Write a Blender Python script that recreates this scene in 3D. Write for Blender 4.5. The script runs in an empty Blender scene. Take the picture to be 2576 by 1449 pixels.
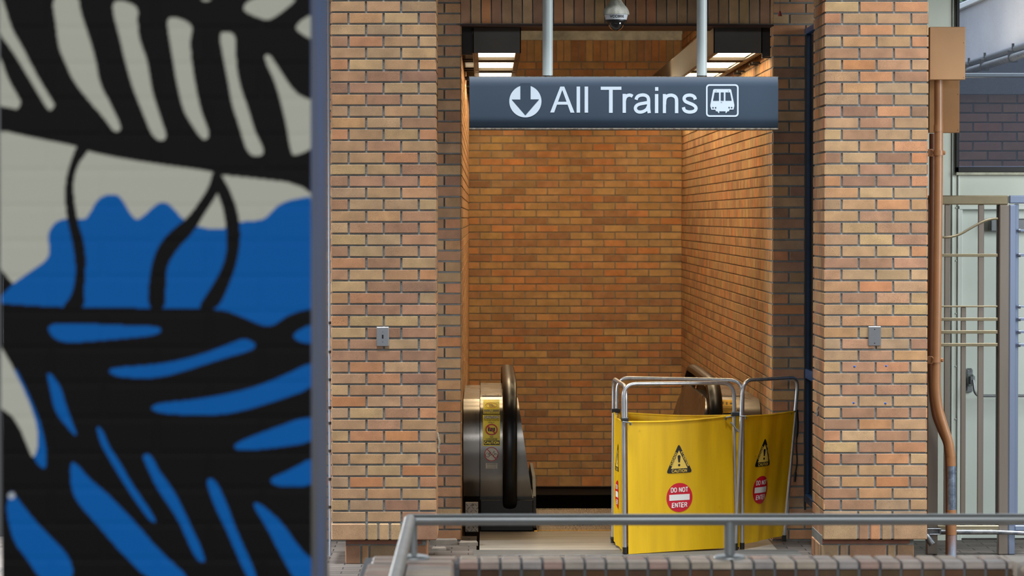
import bpy, math, random
import numpy as np
from mathutils import Vector, Matrix
from mathutils.geometry import tessellate_polygon

random.seed(7)
S = bpy.context.scene
COL = S.collection
R = math.radians

# ------------------------------------------------------------------ camera, world, sun, exposure
W_PX, H_PX = 2576, 1449
LENS = 105.0
F = LENS / 36.0 * W_PX
EYE = 2.02
cd = bpy.data.cameras.new('camera')
cd.lens = LENS
cd.sensor_width = 36.0
cd.clip_end = 200
cd.dof.use_dof = True
cd.dof.focus_distance = 17.9
cd.dof.aperture_fstop = 5.9
cam = bpy.data.objects.new('camera', cd)
cam.location = (0, 0, EYE)
cam.rotation_euler = (R(90 - 1.353), 0, R(-0.511))
COL.objects.link(cam)
S.camera = cam
CR = cam.rotation_euler.to_matrix()

S.view_settings.view_transform = 'Standard'
S.view_settings.look = 'None'
S.view_settings.gamma = 1
S.view_settings.exposure = 0.0

world = bpy.data.worlds.new('world')
S.world = world
world.use_nodes = True
nt = world.node_tree
bg = nt.nodes['Background']
tc = nt.nodes.new('ShaderNodeTexCoord')
sx = nt.nodes.new('ShaderNodeSeparateXYZ')
rp = nt.nodes.new('ShaderNodeValToRGB')
nt.links.new(tc.outputs['Generated'], sx.inputs[0])
nt.links.new(sx.outputs['Z'], rp.inputs[0])
nt.links.new(rp.outputs[0], bg.inputs[0])
e = rp.color_ramp.elements
e[0].position = 0.0; e[0].color = (0.09, 0.095, 0.10, 1)
e[1].position = 0.26; e[1].color = (0.62, 0.66, 0.69, 1)
k = e.new(0.10); k.color = (0.17, 0.18, 0.19, 1)
k = e.new(0.6); k.color = (1.45, 1.55, 1.68, 1)
bg.inputs[1].default_value = 1.05

sd = bpy.data.lights.new('skylight_sun', 'SUN')
sd.energy = 6.9
sd.angle = R(16)
sd.color = (0.93, 0.97, 1.0)
sun = bpy.data.objects.new('skylight_sun', sd)
COL.objects.link(sun)
sun.rotation_euler = Vector((0.07, 0.242, -0.97)).to_track_quat('-Z', 'Y').to_euler()


def area(name, loc, aim, sx_, sy_, power, color):
    l = bpy.data.lights.new(name, 'AREA')
    l.shape = 'RECTANGLE'; l.size = sx_; l.size_y = sy_; l.energy = power; l.color = color
    o = bpy.data.objects.new(name, l)
    o.location = loc
    o.rotation_euler = (Vector(aim) - Vector(loc)).to_track_quat('-Z', 'Y').to_euler()
    COL.objects.link(o)
    return o


# area lamp added at the left for the daylight on the floor there
area('left_floor_fill', (-3.4, 18.0, 1.7), (-1.0, 17.5, 0.0), 1.2, 1.2, 190, (0.88, 0.95, 1.0))
# unseen lamps added to lift the panelled wall and the outside canopy edge
area('right_wall_fill', (6.5, 14.5, 3.0), (3.6, 18.6, 1.6), 2.5, 3.0, 330, (0.92, 0.98, 1.0))
area('canopy_fill', (2.9, 23.0, 6.2), (4.1, 23.5, 3.5), 2.0, 5.0, 75, (0.86, 0.92, 1.0))
# area lamp added behind the viewer to brighten the mural
area('rear_mural_fill', (-1.5, -5.5, 8.0), (-1.2, 6.0, 1.4), 9.0, 4.0, 960, (0.95, 0.98, 1.0))
area('well_top_fill', (0.82, 19.4, 3.78), (0.82, 27.2, 3.3), 1.6, .25, 75, (1.0, 0.82, 0.58))  # unseen lamp added behind the lintel to light the end wall's top
# further added lamps, aimed up to brighten the upper well
area('upper_well_fill', (0.08, 22.9, 3.26), (0.30, 22.9, 4.4), .22, 7.6, 150, (1.0, 0.80, 0.52))
area('upper_well_fill', (1.58, 22.9, 3.26), (1.36, 22.9, 4.4), .22, 7.6, 150, (1.0, 0.80, 0.52))


# ------------------------------------------------------------------ helpers
def ray(px, py):
    return CR @ Vector(((px - W_PX / 2) / F, (H_PX / 2 - py) / F, -1.0))


def at(px, py, Y):
    d = ray(px, py)
    return Vector((d.x * Y / d.y, Y, EYE + d.z * Y / d.y))


def X(px, Y, py=547):
    return at(px, py, Y).x


def Z(py, Y, px=1288):
    return at(px, py, Y).z


def lin(c):
    out = []
    for v in c[:3]:
        v = v / 255.0
        out.append(v / 12.92 if v <= 0.04045 else ((v + 0.055) / 1.055) ** 2.4)
    return out


def rgba(c):
    return tuple(lin(c)) + (1.0,)


MATS = {}


def mat(name, col=(128, 128, 128), rough=0.6, metal=0.0, var=0.0, vscale=6.0, bump=0.0, bscale=60.0,
        emit=None, strength=0.0, col2=None, spots=None, stretch=(1, 1, 1), spec=0.5, coat=0.0, alpha=1.0, rvar=0.0):
    if name in MATS:
        return MATS[name]
    m = bpy.data.materials.new(name)
    m.use_nodes = True
    n = m.node_tree
    b = n.nodes['Principled BSDF']
    b.inputs['Base Color'].default_value = rgba(col)
    b.inputs['Roughness'].default_value = rough
    b.inputs['Metallic'].default_value = metal
    b.inputs['Specular IOR Level'].default_value = spec
    b.inputs['Coat Weight'].default_value = coat
    t = n.nodes.new('ShaderNodeTexCoord')
    mp = n.nodes.new('ShaderNodeMapping')
    mp.inputs['Scale'].default_value = stretch
    n.links.new(t.outputs['Object'], mp.inputs[0])
    last = None
    if col2 is not None or var > 0:
        no = n.nodes.new('ShaderNodeTexNoise')
        no.inputs['Scale'].default_value = vscale
        no.inputs['Detail'].default_value = 5
        no.inputs['Roughness'].default_value = 0.62
        n.links.new(mp.outputs[0], no.inputs[0])
        r = n.nodes.new('ShaderNodeValToRGB')
        r.color_ramp.elements[0].position = 0.38
        r.color_ramp.elements[1].position = 0.64
        a = lin(col)
        c2 = lin(col2) if col2 is not None else [v * (1 - var) for v in a]
        r.color_ramp.elements[0].color = tuple(c2) + (1,)
        r.color_ramp.elements[1].color = tuple(a) + (1,)
        n.links.new(no.outputs[0], r.inputs[0])
        last = r.outputs[0]
    if spots is not None:
        no2 = n.nodes.new('ShaderNodeTexNoise')
        no2.inputs['Scale'].default_value = spots[1]
        no2.inputs['Detail'].default_value = 3
        n.links.new(t.outputs['Object'], no2.inputs[0])
        r2 = n.nodes.new('ShaderNodeValToRGB')
        r2.color_ramp.elements[0].position = spots[2]
        r2.color_ramp.elements[0].color = (0, 0, 0, 1)
        r2.color_ramp.elements[1].position = spots[2] + 0.05
        r2.color_ramp.elements[1].color = (spots[3],) * 3 + (1,)
        n.links.new(no2.outputs[0], r2.inputs[0])
        mx = n.nodes.new('ShaderNodeMixRGB')
        mx.inputs[1].default_value = rgba(col)
        mx.inputs[2].default_value = rgba(spots[0])
        if last:
            n.links.new(last, mx.inputs[1])
        n.links.new(r2.outputs[0], mx.inputs[0])
        last = mx.outputs[0]
    if last:
        n.links.new(last, b.inputs['Base Color'])
    if rvar > 0:
        no4 = n.nodes.new('ShaderNodeTexNoise')
        no4.inputs['Scale'].default_value = 3.0
        no4.inputs['Detail'].default_value = 4
        n.links.new(mp.outputs[0], no4.inputs[0])
        mr = n.nodes.new('ShaderNodeMapRange')
        mr.inputs[3].default_value = max(0.02, rough - rvar)
        mr.inputs[4].default_value = rough + rvar
        n.links.new(no4.outputs[0], mr.inputs[0])
        n.links.new(mr.outputs[0], b.inputs['Roughness'])
    if bump > 0:
        no3 = n.nodes.new('ShaderNodeTexNoise')
        no3.inputs['Scale'].default_value = bscale
        no3.inputs['Detail'].default_value = 4
        n.links.new(mp.outputs[0], no3.inputs[0])
        bp = n.nodes.new('ShaderNodeBump')
        bp.inputs['Strength'].default_value = bump
        bp.inputs['Distance'].default_value = 0.004
        n.links.new(no3.outputs[0], bp.inputs['Height'])
        n.links.new(bp.outputs[0], b.inputs['Normal'])
    if emit is not None:
        b.inputs['Emission Color'].default_value = tuple(emit) + (1,)
        b.inputs['Emission Strength'].default_value = strength
    MATS[name] = m
    return m


def brick_mat(name, gain=1.0, rough=0.8, speck=0.62, tintc=(1, 1, 1)):
    """fired clay brick: per-brick colour from the 'tone' attribute, iron speckle, mottling"""
    m = bpy.data.materials.new(name)
    m.use_nodes = True
    n = m.node_tree
    b = n.nodes['Principled BSDF']
    b.inputs['Roughness'].default_value = rough
    at_ = n.nodes.new('ShaderNodeAttribute')
    at_.attribute_name = 'tone'
    t = n.nodes.new('ShaderNodeTexCoord')
    n1 = n.nodes.new('ShaderNodeTexNoise')
    n1.inputs['Scale'].default_value = 11
    n1.inputs['Detail'].default_value = 4
    n.links.new(t.outputs['Object'], n1.inputs[0])
    mr = n.nodes.new('ShaderNodeMapRange')
    mr.inputs[1].default_value = 0.3; mr.inputs[2].default_value = 0.7
    mr.inputs[3].default_value = 0.80 * gain; mr.inputs[4].default_value = 1.15 * gain
    n.links.new(n1.outputs[0], mr.inputs[0])
    mul = n.nodes.new('ShaderNodeVectorMath'); mul.operation = 'SCALE'
    n.links.new(at_.outputs['Color'], mul.inputs[0])
    n.links.new(mr.outputs[0], mul.inputs['Scale'])
    n2 = n.nodes.new('ShaderNodeTexNoise')
    n2.inputs['Scale'].default_value = 370
    n2.inputs['Detail'].default_value = 2
    n2.inputs['Roughness'].default_value = 0.7
    n.links.new(t.outputs['Object'], n2.inputs[0])
    r2 = n.nodes.new('ShaderNodeValToRGB')
    r2.color_ramp.elements[0].position = 0.53
    r2.color_ramp.elements[0].color = (0, 0, 0, 1)
    r2.color_ramp.elements[1].position = 0.64
    r2.color_ramp.elements[1].color = (speck, speck, speck, 1)
    n.links.new(n2.outputs[0], r2.inputs[0])
    mx = n.nodes.new('ShaderNodeMixRGB')
    mx.inputs[2].default_value = rgba((88, 56, 44))
    n.links.new(mul.outputs[0], mx.inputs[1])
    n5 = n.nodes.new('ShaderNodeTexNoise'); n5.inputs['Scale'].default_value = 5; n5.inputs['Detail'].default_value = 1
    n.links.new(t.outputs['Object'], n5.inputs[0])
    r5 = n.nodes.new('ShaderNodeMapRange'); r5.inputs[1].default_value = .35; r5.inputs[2].default_value = .62; r5.inputs[3].default_value = .35; r5.inputs[4].default_value = 1.0
    n.links.new(n5.outputs[0], r5.inputs[0])
    m5 = n.nodes.new('ShaderNodeMath'); m5.operation = 'MULTIPLY'
    n.links.new(r5.outputs[0], m5.inputs[0]); n.links.new(r2.outputs[0], m5.inputs[1])
    n.links.new(m5.outputs[0], mx.inputs[0])
    tm = n.nodes.new('ShaderNodeMixRGB'); tm.blend_type = 'MULTIPLY'; tm.inputs[0].default_value = 1
    tm.inputs[2].default_value = tuple(tintc) + (1,)
    n.links.new(mx.outputs[0], tm.inputs[1])
    n.links.new(tm.outputs[0], b.inputs['Base Color'])
    bp = n.nodes.new('ShaderNodeBump')
    bp.inputs['Strength'].default_value = 0.35
    bp.inputs['Distance'].default_value = 0.003
    n.links.new(n2.outputs[0], bp.inputs['Height'])
    n.links.new(bp.outputs[0], b.inputs['Normal'])
    MATS[name] = m
    return m


BRICK = brick_mat('speckled_brick')
BRICKW = brick_mat('stairwell_brick', speck=0.35, tintc=(1.0, 0.95, 0.74))
BRICKD = brick_mat('shade_toned_outside_brick', gain=0.13, speck=0.3, tintc=(1.0, 0.6, 0.62))  # outside bricks darkened: the shade there is put into their colour
MORTAR = mat('mortar', (124, 126, 124), 0.9, var=0.25, vscale=20, bump=0.5, bscale=120)
MORTARW = mat('stairwell_mortar', (136, 124, 106), 0.9, var=0.3, vscale=20)
GALV = mat('galvanised_steel', (150, 153, 156), 0.36, 0.9, col2=(112, 116, 122), vscale=30, rvar=0.1)
ALU = mat('aluminium_tube', (200, 203, 208), 0.33, 0.85, var=0.2, vscale=40, stretch=(1, 1, .2))
STEEL = mat('brushed_steel', (138, 133, 126), 0.27, 1.0, var=0.12, vscale=8, rvar=0.07, stretch=(1, 1, .3))
BLACK = mat('black_rubber', (7, 7, 8), 0.3, spec=.3)
BLACKP = mat('black_painted_metal', (16, 15, 14), 0.45)
BRONZE = mat('dark_bronze_metal', (66, 61, 55), 0.42, 0.35, var=0.2, vscale=4)

TONES = [((178, 141, 104), 26), ((186, 156, 113), 14), ((192, 127, 86), 13), ((150, 107, 84), 13),
         ((171, 124, 98), 16), ((164, 138, 108), 12), ((196, 120, 70), 3), ((134, 96, 80), 5), ((190, 140, 96), 8)]
_mean = (186, 145, 105)
_pal = [lin([a_ * .58 + b_ * .42 for a_, b_ in zip(c, _mean)]) for c, w in TONES]
_wts = [w for c, w in TONES]


def tone(rng):
    c = rng.choices(_pal, _wts)[0]
    g = rng.uniform(0.79, 0.97)
    return [c[0] * g, c[1] * g * rng.uniform(.97, 1.03), c[2] * g * rng.uniform(.94, 1.06)]


class MB:
    """collects shapes in world coordinates, then links them as one mesh object"""

    def __init__(self):
        self.v = []; self.f = []; self.m = []; self.c = []; self.sm = []
        self.cur = 0; self.tone = (0.5, 0.5, 0.5); self.smooth = False

    def add(self, vs, fs):
        o = len(self.v)
        self.v += [tuple(p) for p in vs]
        for f in fs:
            self.f.append([i + o for i in f])
            self.m.append(self.cur); self.c.append(self.tone); self.sm.append(self.smooth)

    def box(self, a, b, bev=0.0):
        x0, y0, z0 = [min(a[i], b[i]) for i in range(3)]
        x1, y1, z1 = [max(a[i], b[i]) for i in range(3)]
        e_ = min(bev, (x1 - x0) * .45, (y1 - y0) * .45, (z1 - z0) * .45)
        if e_ <= 0:
            vs = [(x, y, z) for x in (x0, x1) for y in (y0, y1) for z in (z0, z1)]
            self.add(vs, [(0, 1, 3, 2), (4, 6, 7, 5), (0, 4, 5, 1), (2, 3, 7, 6), (0, 2, 6, 4), (1, 5, 7, 3)])
            return
        # chamfered box
        vs = []; idx = {}
        def P(x, y, z):
            key = (round(x, 6), round(y, 6), round(z, 6))
            if key not in idx:
                idx[key] = len(vs); vs.append((x, y, z))
            return idx[key]
        xs = (x0, x1); ys = (y0, y1); zs = (z0, z1)
        def c(i, j, k_, ax):
            sxn = 1 if i == 0 else -1; syn = 1 if j == 0 else -1; szn = 1 if k_ == 0 else -1
            return P(xs[i] + (0 if ax == 0 else sxn * e_), ys[j] + (0 if ax == 1 else syn * e_), zs[k_] + (0 if ax == 2 else szn * e_))
        fs = []
        for i in (0, 1):
            q = [c(i, 0, 0, 0), c(i, 1, 0, 0), c(i, 1, 1, 0), c(i, 0, 1, 0)]
            fs.append(q if i else q[::-1])
            q = [c(0, i, 0, 1), c(1, i, 0, 1), c(1, i, 1, 1), c(0, i, 1, 1)]
            fs.append(q[::-1] if i else q)
            q = [c(0, 0, i, 2), c(1, 0, i, 2), c(1, 1, i, 2), c(0, 1, i, 2)]
            fs.append(q if i else q[::-1])
        for i in (0, 1):
            for j in (0, 1):
                fs.append([c(i, j, 0, 0), c(i, j, 1, 0), c(i, j, 1, 1), c(i, j, 0, 1)])
                fs.append([c(i, 0, j, 0), c(i, 1, j, 0), c(i, 1, j, 2), c(i, 0, j, 2)])
                fs.append([c(0, i, j, 1), c(1, i, j, 1), c(1, i, j, 2), c(0, i, j, 2)])
        for i in (0, 1):
            for j in (0, 1):
                for k_ in (0, 1):
                    fs.append([c(i, j, k_, 0), c(i, j, k_, 1), c(i, j, k_, 2)])
        self.add(vs, fs)

    def tube(self, pts, r, n=16, cap=True, closed=False):
        pts = [Vector(p) for p in pts]
        N = len(pts)
        rr = r if isinstance(r, (list, tuple)) else [r] * N
        rings = []
        up = None
        for i, p in enumerate(pts):
            if closed:
                t = (pts[(i + 1) % N] - pts[i - 1]).normalized()
            else:
                t = (pts[min(i + 1, N - 1)] - pts[max(i - 1, 0)]).normalized()
            if up is None:
                up = Vector((0, 0, 1)) if abs(t.z) < 0.9 else Vector((0, 1, 0))
            s = t.cross(up).normalized(); up = s.cross(t).normalized()
            rings.append([p + (s * math.cos(a) + up * math.sin(a)) * rr[i] for a in [2 * math.pi * j / n for j in range(n)]])
        vs = [q for rg in rings for q in rg]
        fs = []
        for i in range(N if closed else N - 1):
            i2 = (i + 1) % N
            for j in range(n):
                fs.append((i * n + j, i * n + (j + 1) % n, i2 * n + (j + 1) % n, i2 * n + j))
        s0 = self.smooth; self.smooth = True
        self.add(vs, fs)
        self.smooth = s0
        if cap and not closed:
            self.add(rings[0], [list(range(n))[::-1]]); self.add(rings[-1], [list(range(n))])

    def lathe(self, c, prof, n=32, axis='Z'):
        """prof: (radius, height) from bottom to top"""
        c = Vector(c); vs = []
        for r_, h in prof:
            for j in range(n):
                a = 2 * math.pi * j / n
                if axis == 'Z': vs.append(c + Vector((r_ * math.cos(a), r_ * math.sin(a), h)))
                elif axis == 'Y': vs.append(c + Vector((r_ * math.cos(a), -h, r_ * math.sin(a))))
                else: vs.append(c + Vector((h, r_ * math.cos(a), r_ * math.sin(a))))
        fs = []
        for i in range(len(prof) - 1):
            for j in range(n):
                fs.append((i * n + j, i * n + (j + 1) % n, (i + 1) * n + (j + 1) % n, (i + 1) * n + j))
        s0 = self.smooth; self.smooth = True
        self.add(vs, fs)
        self.smooth = s0
        self.add(vs[:n], [list(range(n))[::-1]]); self.add(vs[-n:], [list(range(n))])

    def prism(self, poly, axis, a, b, skew=None):
        """poly: 2D outline; axis X: (y,z) extruded from x=a to b; axis Y: (x,z); axis Z: (x,y). skew(p)->(a,b) per point"""
        def mk(p, t):
            if axis == 'X': return (t, p[0], p[1])
            return (p[0], t, p[1]) if axis == 'Y' else (p[0], p[1], t)
        n = len(poly)
        A = [mk(p, skew(p)[0] if skew else a) for p in poly]
        B = [mk(p, skew(p)[1] if skew else b) for p in poly]
        tri = tessellate_polygon([[Vector((p[0], p[1], 0)) for p in poly]])
        s0 = self.smooth
        self.add(A + B, [(i, (i + 1) % n, n + (i + 1) % n, n + i) for i in range(n)])
        self.smooth = False
        self.add(A, [tuple(t) for t in tri]); self.add(B, [tuple(t)[::-1] for t in tri])
        self.smooth = s0

    def bricks(self, O, U, V, rects, depth=0.007, ch=0.0015, rng=random):
        O = Vector(O); U = Vector(U); V = Vector(V); N = U.cross(V)
        for rc in rects:
            u0, v0, u1, v1 = rc[:4]
            if u1 - u0 < .008 or v1 - v0 < .008: continue
            self.tone = rc[4] if len(rc) > 4 else tone(rng)
            j = [rng.uniform(-.0008, .0008) for _ in range(4)]
            q = [(u0 + j[0], v0 + j[1]), (u1 + j[2], v0 + j[3]), (u1 + j[0], v1 + j[2]), (u0 + j[1], v1 + j[0])]
            cx, cy = (u0 + u1) / 2, (v0 + v1) / 2
            d2 = depth + rng.uniform(-.0008, .0008)
            o = [O + U * a + V * b_ for a, b_ in q]
            m_ = [p + N * (d2 - ch) for p in o]
            i_ = [O + U * (a + (ch if a < cx else -ch)) + V * (b_ + (ch if b_ < cy else -ch)) + N * d2 for a, b_ in q]
            self.add(o + m_ + i_, [(8, 9, 10, 11)] + [(a, (a + 1) % 4, 4 + (a + 1) % 4, 4 + a) for a in range(4)] +
                     [(4 + a, 4 + (a + 1) % 4, 8 + (a + 1) % 4, 8 + a) for a in range(4)])

    def build(self, name, mats, parent=None, **props):
        me = bpy.data.meshes.new(name)
        off = Vector(parent_loc(parent)) if parent else Vector((0, 0, 0))
        me.from_pydata([tuple(Vector(v) - off) for v in self.v], [], self.f)
        if not isinstance(mats, (list, tuple)): mats = [mats]
        for m_ in mats: me.materials.append(m_)
        me.polygons.foreach_set('material_index', self.m)
        me.polygons.foreach_set('use_smooth', self.sm)
        if any(x.name.find('brick') >= 0 for x in mats):
            ca = me.color_attributes.new('tone', 'FLOAT_COLOR', 'CORNER')
            buf = []
            for f, c in zip(self.f, self.c):
                buf += (list(c) + [1.0]) * len(f)
            ca.data.foreach_set('color', buf)
        me.validate(); me.update()
        o = bpy.data.objects.new(name, me)
        COL.objects.link(o)
        if parent: o.parent = parent
        for k_, v_ in props.items(): o[k_] = v_
        return o


def parent_loc(p):
    v = Vector((0, 0, 0))
    while p is not None:
        v = v + Vector(p.location); p = p.parent
    return v


def thing(name, label, cat, loc, group=None):
    o = bpy.data.objects.new(name, None)
    o.location = loc; o.empty_display_size = 0.1
    COL.objects.link(o)
    o['label'] = label; o['category'] = cat
    if group: o['group'] = group
    return o


def tag(o, label, cat, group=None):
    o['label'] = label; o['category'] = cat
    if group: o['group'] = group
    return o


def origin(o, p):
    """put a single-mesh thing's origin at its base"""
    d = Vector(p) - o.location
    o.data.transform(Matrix.Translation(-d)); o.location = Vector(p)
    return o


def running(u0, u1, vs, pitch, joints, gap=0.0120, bed=0.0112):
    """running bond: joints(i) gives one joint position for course i"""
    out = []
    for i in range(len(vs) - 1):
        a, b = min(vs[i], vs[i + 1]), max(vs[i], vs[i + 1])
        j = joints(i)
        k0 = math.floor((u0 - j) / pitch)
        u = j + k0 * pitch
        while u < u1:
            lo, hi = max(u, u0), min(u + pitch, u1)
            l_ = lo + (gap / 2 if lo > u0 else 0); h_ = hi - (gap / 2 if hi < u1 else 0)
            if h_ - l_ > .015: out.append((l_, a + bed / 2, h_, b - bed / 2))
            u += pitch
    return out


def catmull(pts, n=8, closed=False):
    P = [Vector(p) for p in pts]
    out = []
    N = len(P)
    for i in range(N if closed else N - 1):
        p0 = P[(i - 1) % N] if (closed or i > 0) else P[0] * 2 - P[1]
        p1 = P[i]; p2 = P[(i + 1) % N]
        p3 = P[(i + 2) % N] if (closed or i + 2 < N) else P[-1] * 2 - P[-2]
        for k_ in range(n):
            t = k_ / n
            out.append(0.5 * ((2 * p1) + (p2 - p0) * t + (2 * p0 - 5 * p1 + 4 * p2 - p3) * t * t + (3 * p1 - p0 - 3 * p2 + p3) * t ** 3))
    if not closed: out.append(P[-1])
    return out


def bend(pts, rad, n=8):
    """round the inner corners of a 3D polyline"""
    P = [Vector(p) for p in pts]; out = [P[0]]
    for i in range(1, len(P) - 1):
        a = (P[i - 1] - P[i]); b = (P[i + 1] - P[i])
        r_ = min(rad, a.length * .48, b.length * .48)
        s = P[i] + a.normalized() * r_; e_ = P[i] + b.normalized() * r_
        for k_ in range(n + 1):
            t = k_ / n
            out.append(s * (1 - t) ** 2 + P[i] * 2 * t * (1 - t) + e_ * t * t)
    out.append(P[-1])
    return out


# flat artwork: polygons and strokes, mapped by a function (x, y) -> 3D
def stroke(pts, w, n=0):
    p = catmull([(a, b, 0) for a, b in pts], n) if n else [Vector((a, b, 0)) for a, b in pts]
    L, Rr = [], []
    for i in range(len(p)):
        t = (p[min(i + 1, len(p) - 1)] - p[max(i - 1, 0)])
        t = t.normalized() if t.length > 0 else Vector((1, 0, 0))
        nn = Vector((-t.y, t.x, 0)) * w / 2
        if 0 < i < len(p) - 1 and not n:
            a = (p[i] - p[i - 1]).normalized(); c = max(0.5, a.dot(t)); nn = nn / c
        L.append(p[i] + nn); Rr.append(p[i] - nn)
    if n: return [[(q.x, q.y) for q in L] + [(q.x, q.y) for q in Rr[::-1]]]
    return [[(L[i].x, L[i].y), (L[i + 1].x, L[i + 1].y), (Rr[i + 1].x, Rr[i + 1].y), (Rr[i].x, Rr[i].y)] for i in range(len(p) - 1)]


def circ(cx, cy, r, n=40, ry=None):
    ry = ry or r
    return [(cx + r * math.cos(2 * math.pi * i / n), cy + ry * math.sin(2 * math.pi * i / n)) for i in range(n)]


def ring(cx, cy, r, w, n=40, ry=None):
    ry = ry or r
    out = []
    for i in range(n):
        a, b = 2 * math.pi * i / n, 2 * math.pi * (i + 1) / n
        out.append([(cx + (r) * math.cos(a), cy + ry * math.sin(a)), (cx + r * math.cos(b), cy + ry * math.sin(b)),
                    (cx + (r - w) * math.cos(b), cy + (ry - w) * math.sin(b)), (cx + (r - w) * math.cos(a), cy + (ry - w) * math.sin(a))])
    return out


def rrect(x0, y0, x1, y1, r, n=6):
    out = []
    for cx, cy, a0 in ((x1 - r, y1 - r, 0), (x0 + r, y1 - r, 90), (x0 + r, y0 + r, 180), (x1 - r, y0 + r, 270)):
        for i in range(n + 1):
            a = R(a0 + 90 * i / n); out.append((cx + r * math.cos(a), cy + r * math.sin(a)))
    return out


def rect(x0, y0, x1, y1):
    return [(x0, y0), (x1, y0), (x1, y1), (x0, y1)]


def art(polys, f, maxe=None):
    mb = MB()
    def split(tri, out):
        k_ = max(range(3), key=lambda i: (tri[i] - tri[(i + 1) % 3]).length)
        a_, b_, c_ = tri[k_], tri[(k_ + 1) % 3], tri[(k_ + 2) % 3]
        if (a_ - b_).length <= maxe: out.append(tri); return
        m_ = (a_ + b_) / 2
        split([a_, m_, c_], out); split([m_, b_, c_], out)
    for i, poly in enumerate(polys):
        ps = [Vector((p[0], p[1], 0)) for p in poly]
        o_ = Vector((0, -1, 0)) * ((i % 5) * 1.4e-5)
        if maxe is None:
            mb.add([f(p.x, p.y) + o_ for p in ps], [(0, 1, 2, 3)] if len(ps) == 4 else [tuple(t) for t in tessellate_polygon([ps])])
        else:
            out = []
            for t in tessellate_polygon([ps]): split([ps[j] for j in t], out)
            for tr3 in out: mb.add([f(p.x, p.y) + o_ for p in tr3], [(0, 1, 2)])
    return mb


# simple grotesque capitals as strokes in a box of width w, height 1
GL = {
    'A': (.72, [[(.0, 0), (.36, 1)], [(.36, 1), (.72, 0)], [(.13, .33), (.59, .33)]]),
    'C': (.70, [[(.68, .74), (.60, .92), (.38, 1), (.12, .88), (.04, .5), (.12, .12), (.38, 0), (.60, .08), (.69, .28)]]),
    'D': (.68, [[(.06, 0), (.06, 1), (.34, 1), (.56, .9), (.66, .5), (.56, .1), (.34, 0), (.06, 0)]]),
    'E': (.60, [[(.58, 0), (.06, 0), (.06, 1), (.57, 1)], [(.06, .53), (.53, .53)]]),
    'G': (.74, [[(.68, .76), (.58, .93), (.38, 1), (.12, .88), (.04, .5), (.12, .12), (.38, 0), (.66, .12), (.68, .46), (.40, .46)]]),
    'H': (.68, [[(.06, 0), (.06, 1)], [(.62, 0), (.62, 1)], [(.06, .53), (.62, .53)]]),
    'I': (.20, [[(.10, 0), (.10, 1)]]),
    'L': (.54, [[(.06, 1), (.06, 0), (.53, 0)]]),
    'N': (.68, [[(.06, 0), (.06, 1)], [(.08, 1), (.60, 0)], [(.62, 0), (.62, 1)]]),
    'O': (.74, [[(.37, 1), (.12, .88), (.04, .5), (.12, .12), (.37, 0), (.62, .12), (.70, .5), (.62, .88), (.37, 1)]]),
    'P': (.62, [[(.06, 0), (.06, 1), (.42, 1), (.58, .87), (.58, .66), (.42, .5), (.06, .5)]]),
    'R': (.66, [[(.06, 0), (.06, 1), (.42, 1), (.58, .88), (.58, .67), (.42, .52), (.06, .52)], [(.40, .52), (.62, 0)]]),
    'S': (.62, [[(.56, .78), (.48, .94), (.30, 1), (.10, .9), (.08, .7), (.28, .55), (.48, .45), (.58, .28), (.48, .07), (.28, 0), (.08, .08), (.03, .26)]]),
    'T': (.60, [[(.30, 0), (.30, 1)], [(.0, 1), (.60, 1)]]),
    'U': (.68, [[(.06, 1), (.06, .25), (.14, .06), (.34, 0), (.54, .06), (.62, .25), (.62, 1)]]),
    'V': (.66, [[(.0, 1), (.33, 0)], [(.33, 0), (.66, 1)]]),
    'W': (.94, [[(.0, 1), (.22, 0)], [(.22, 0), (.47, .95)], [(.47, .95), (.72, 0)], [(.72, 0), (.94, 1)]]),
    'Y': (.64, [[(.0, 1), (.32, .45), (.64, 1)], [(.32, .45), (.32, 0)]]),
    '0': (.58, [[(.29, 1), (.10, .88), (.04, .5), (.10, .12), (.29, 0), (.48, .12), (.54, .5), (.48, .88), (.29, 1)], [(.29, .38), (.29, .62)]]),
    '6': (.58, [[(.50, .84), (.32, 1), (.12, .86), (.04, .45), (.10, .12), (.29, 0), (.50, .12), (.53, .32), (.46, .52), (.29, .6), (.10, .5), (.05, .35)]]),
    ' ': (.30, []),
}


def text(s, x, y, h, w=None, bold=.17, align='c', rot=0.0, gap=.16):
    """stroked capitals; w = total width to fit"""
    tot = sum(GL[c][0] + gap for c in s) - gap
    sx_ = h if w is None else w / tot
    ox = {'c': -tot / 2, 'l': 0, 'r': -tot}[align]
    out = []
    ca, sa = math.cos(rot), math.sin(rot)
    for c in s:
        for ln in GL[c][1]:
            pts = [((ox + a) * sx_, (bold / 2 + b * (1 - bold)) * h) for a, b in ln]
            for q in stroke(pts, bold * h):
                out.append([(x + a * ca - b * sa, y + a * sa + b * ca) for a, b in q])
        ox += GL[c][0] + gap
    return out


# ================================================================== the setting
YP, YPB = 17.35, 17.94        # faces of the brick pillars
YJ = 18.60                    # recessed brick front around the escalator opening
YF = 27.24                    # end wall of the escalator well
XL, XR = X(1158.5, YJ), X(1945, YJ)
COURSE, ST = 0.0667, 0.2055

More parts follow.
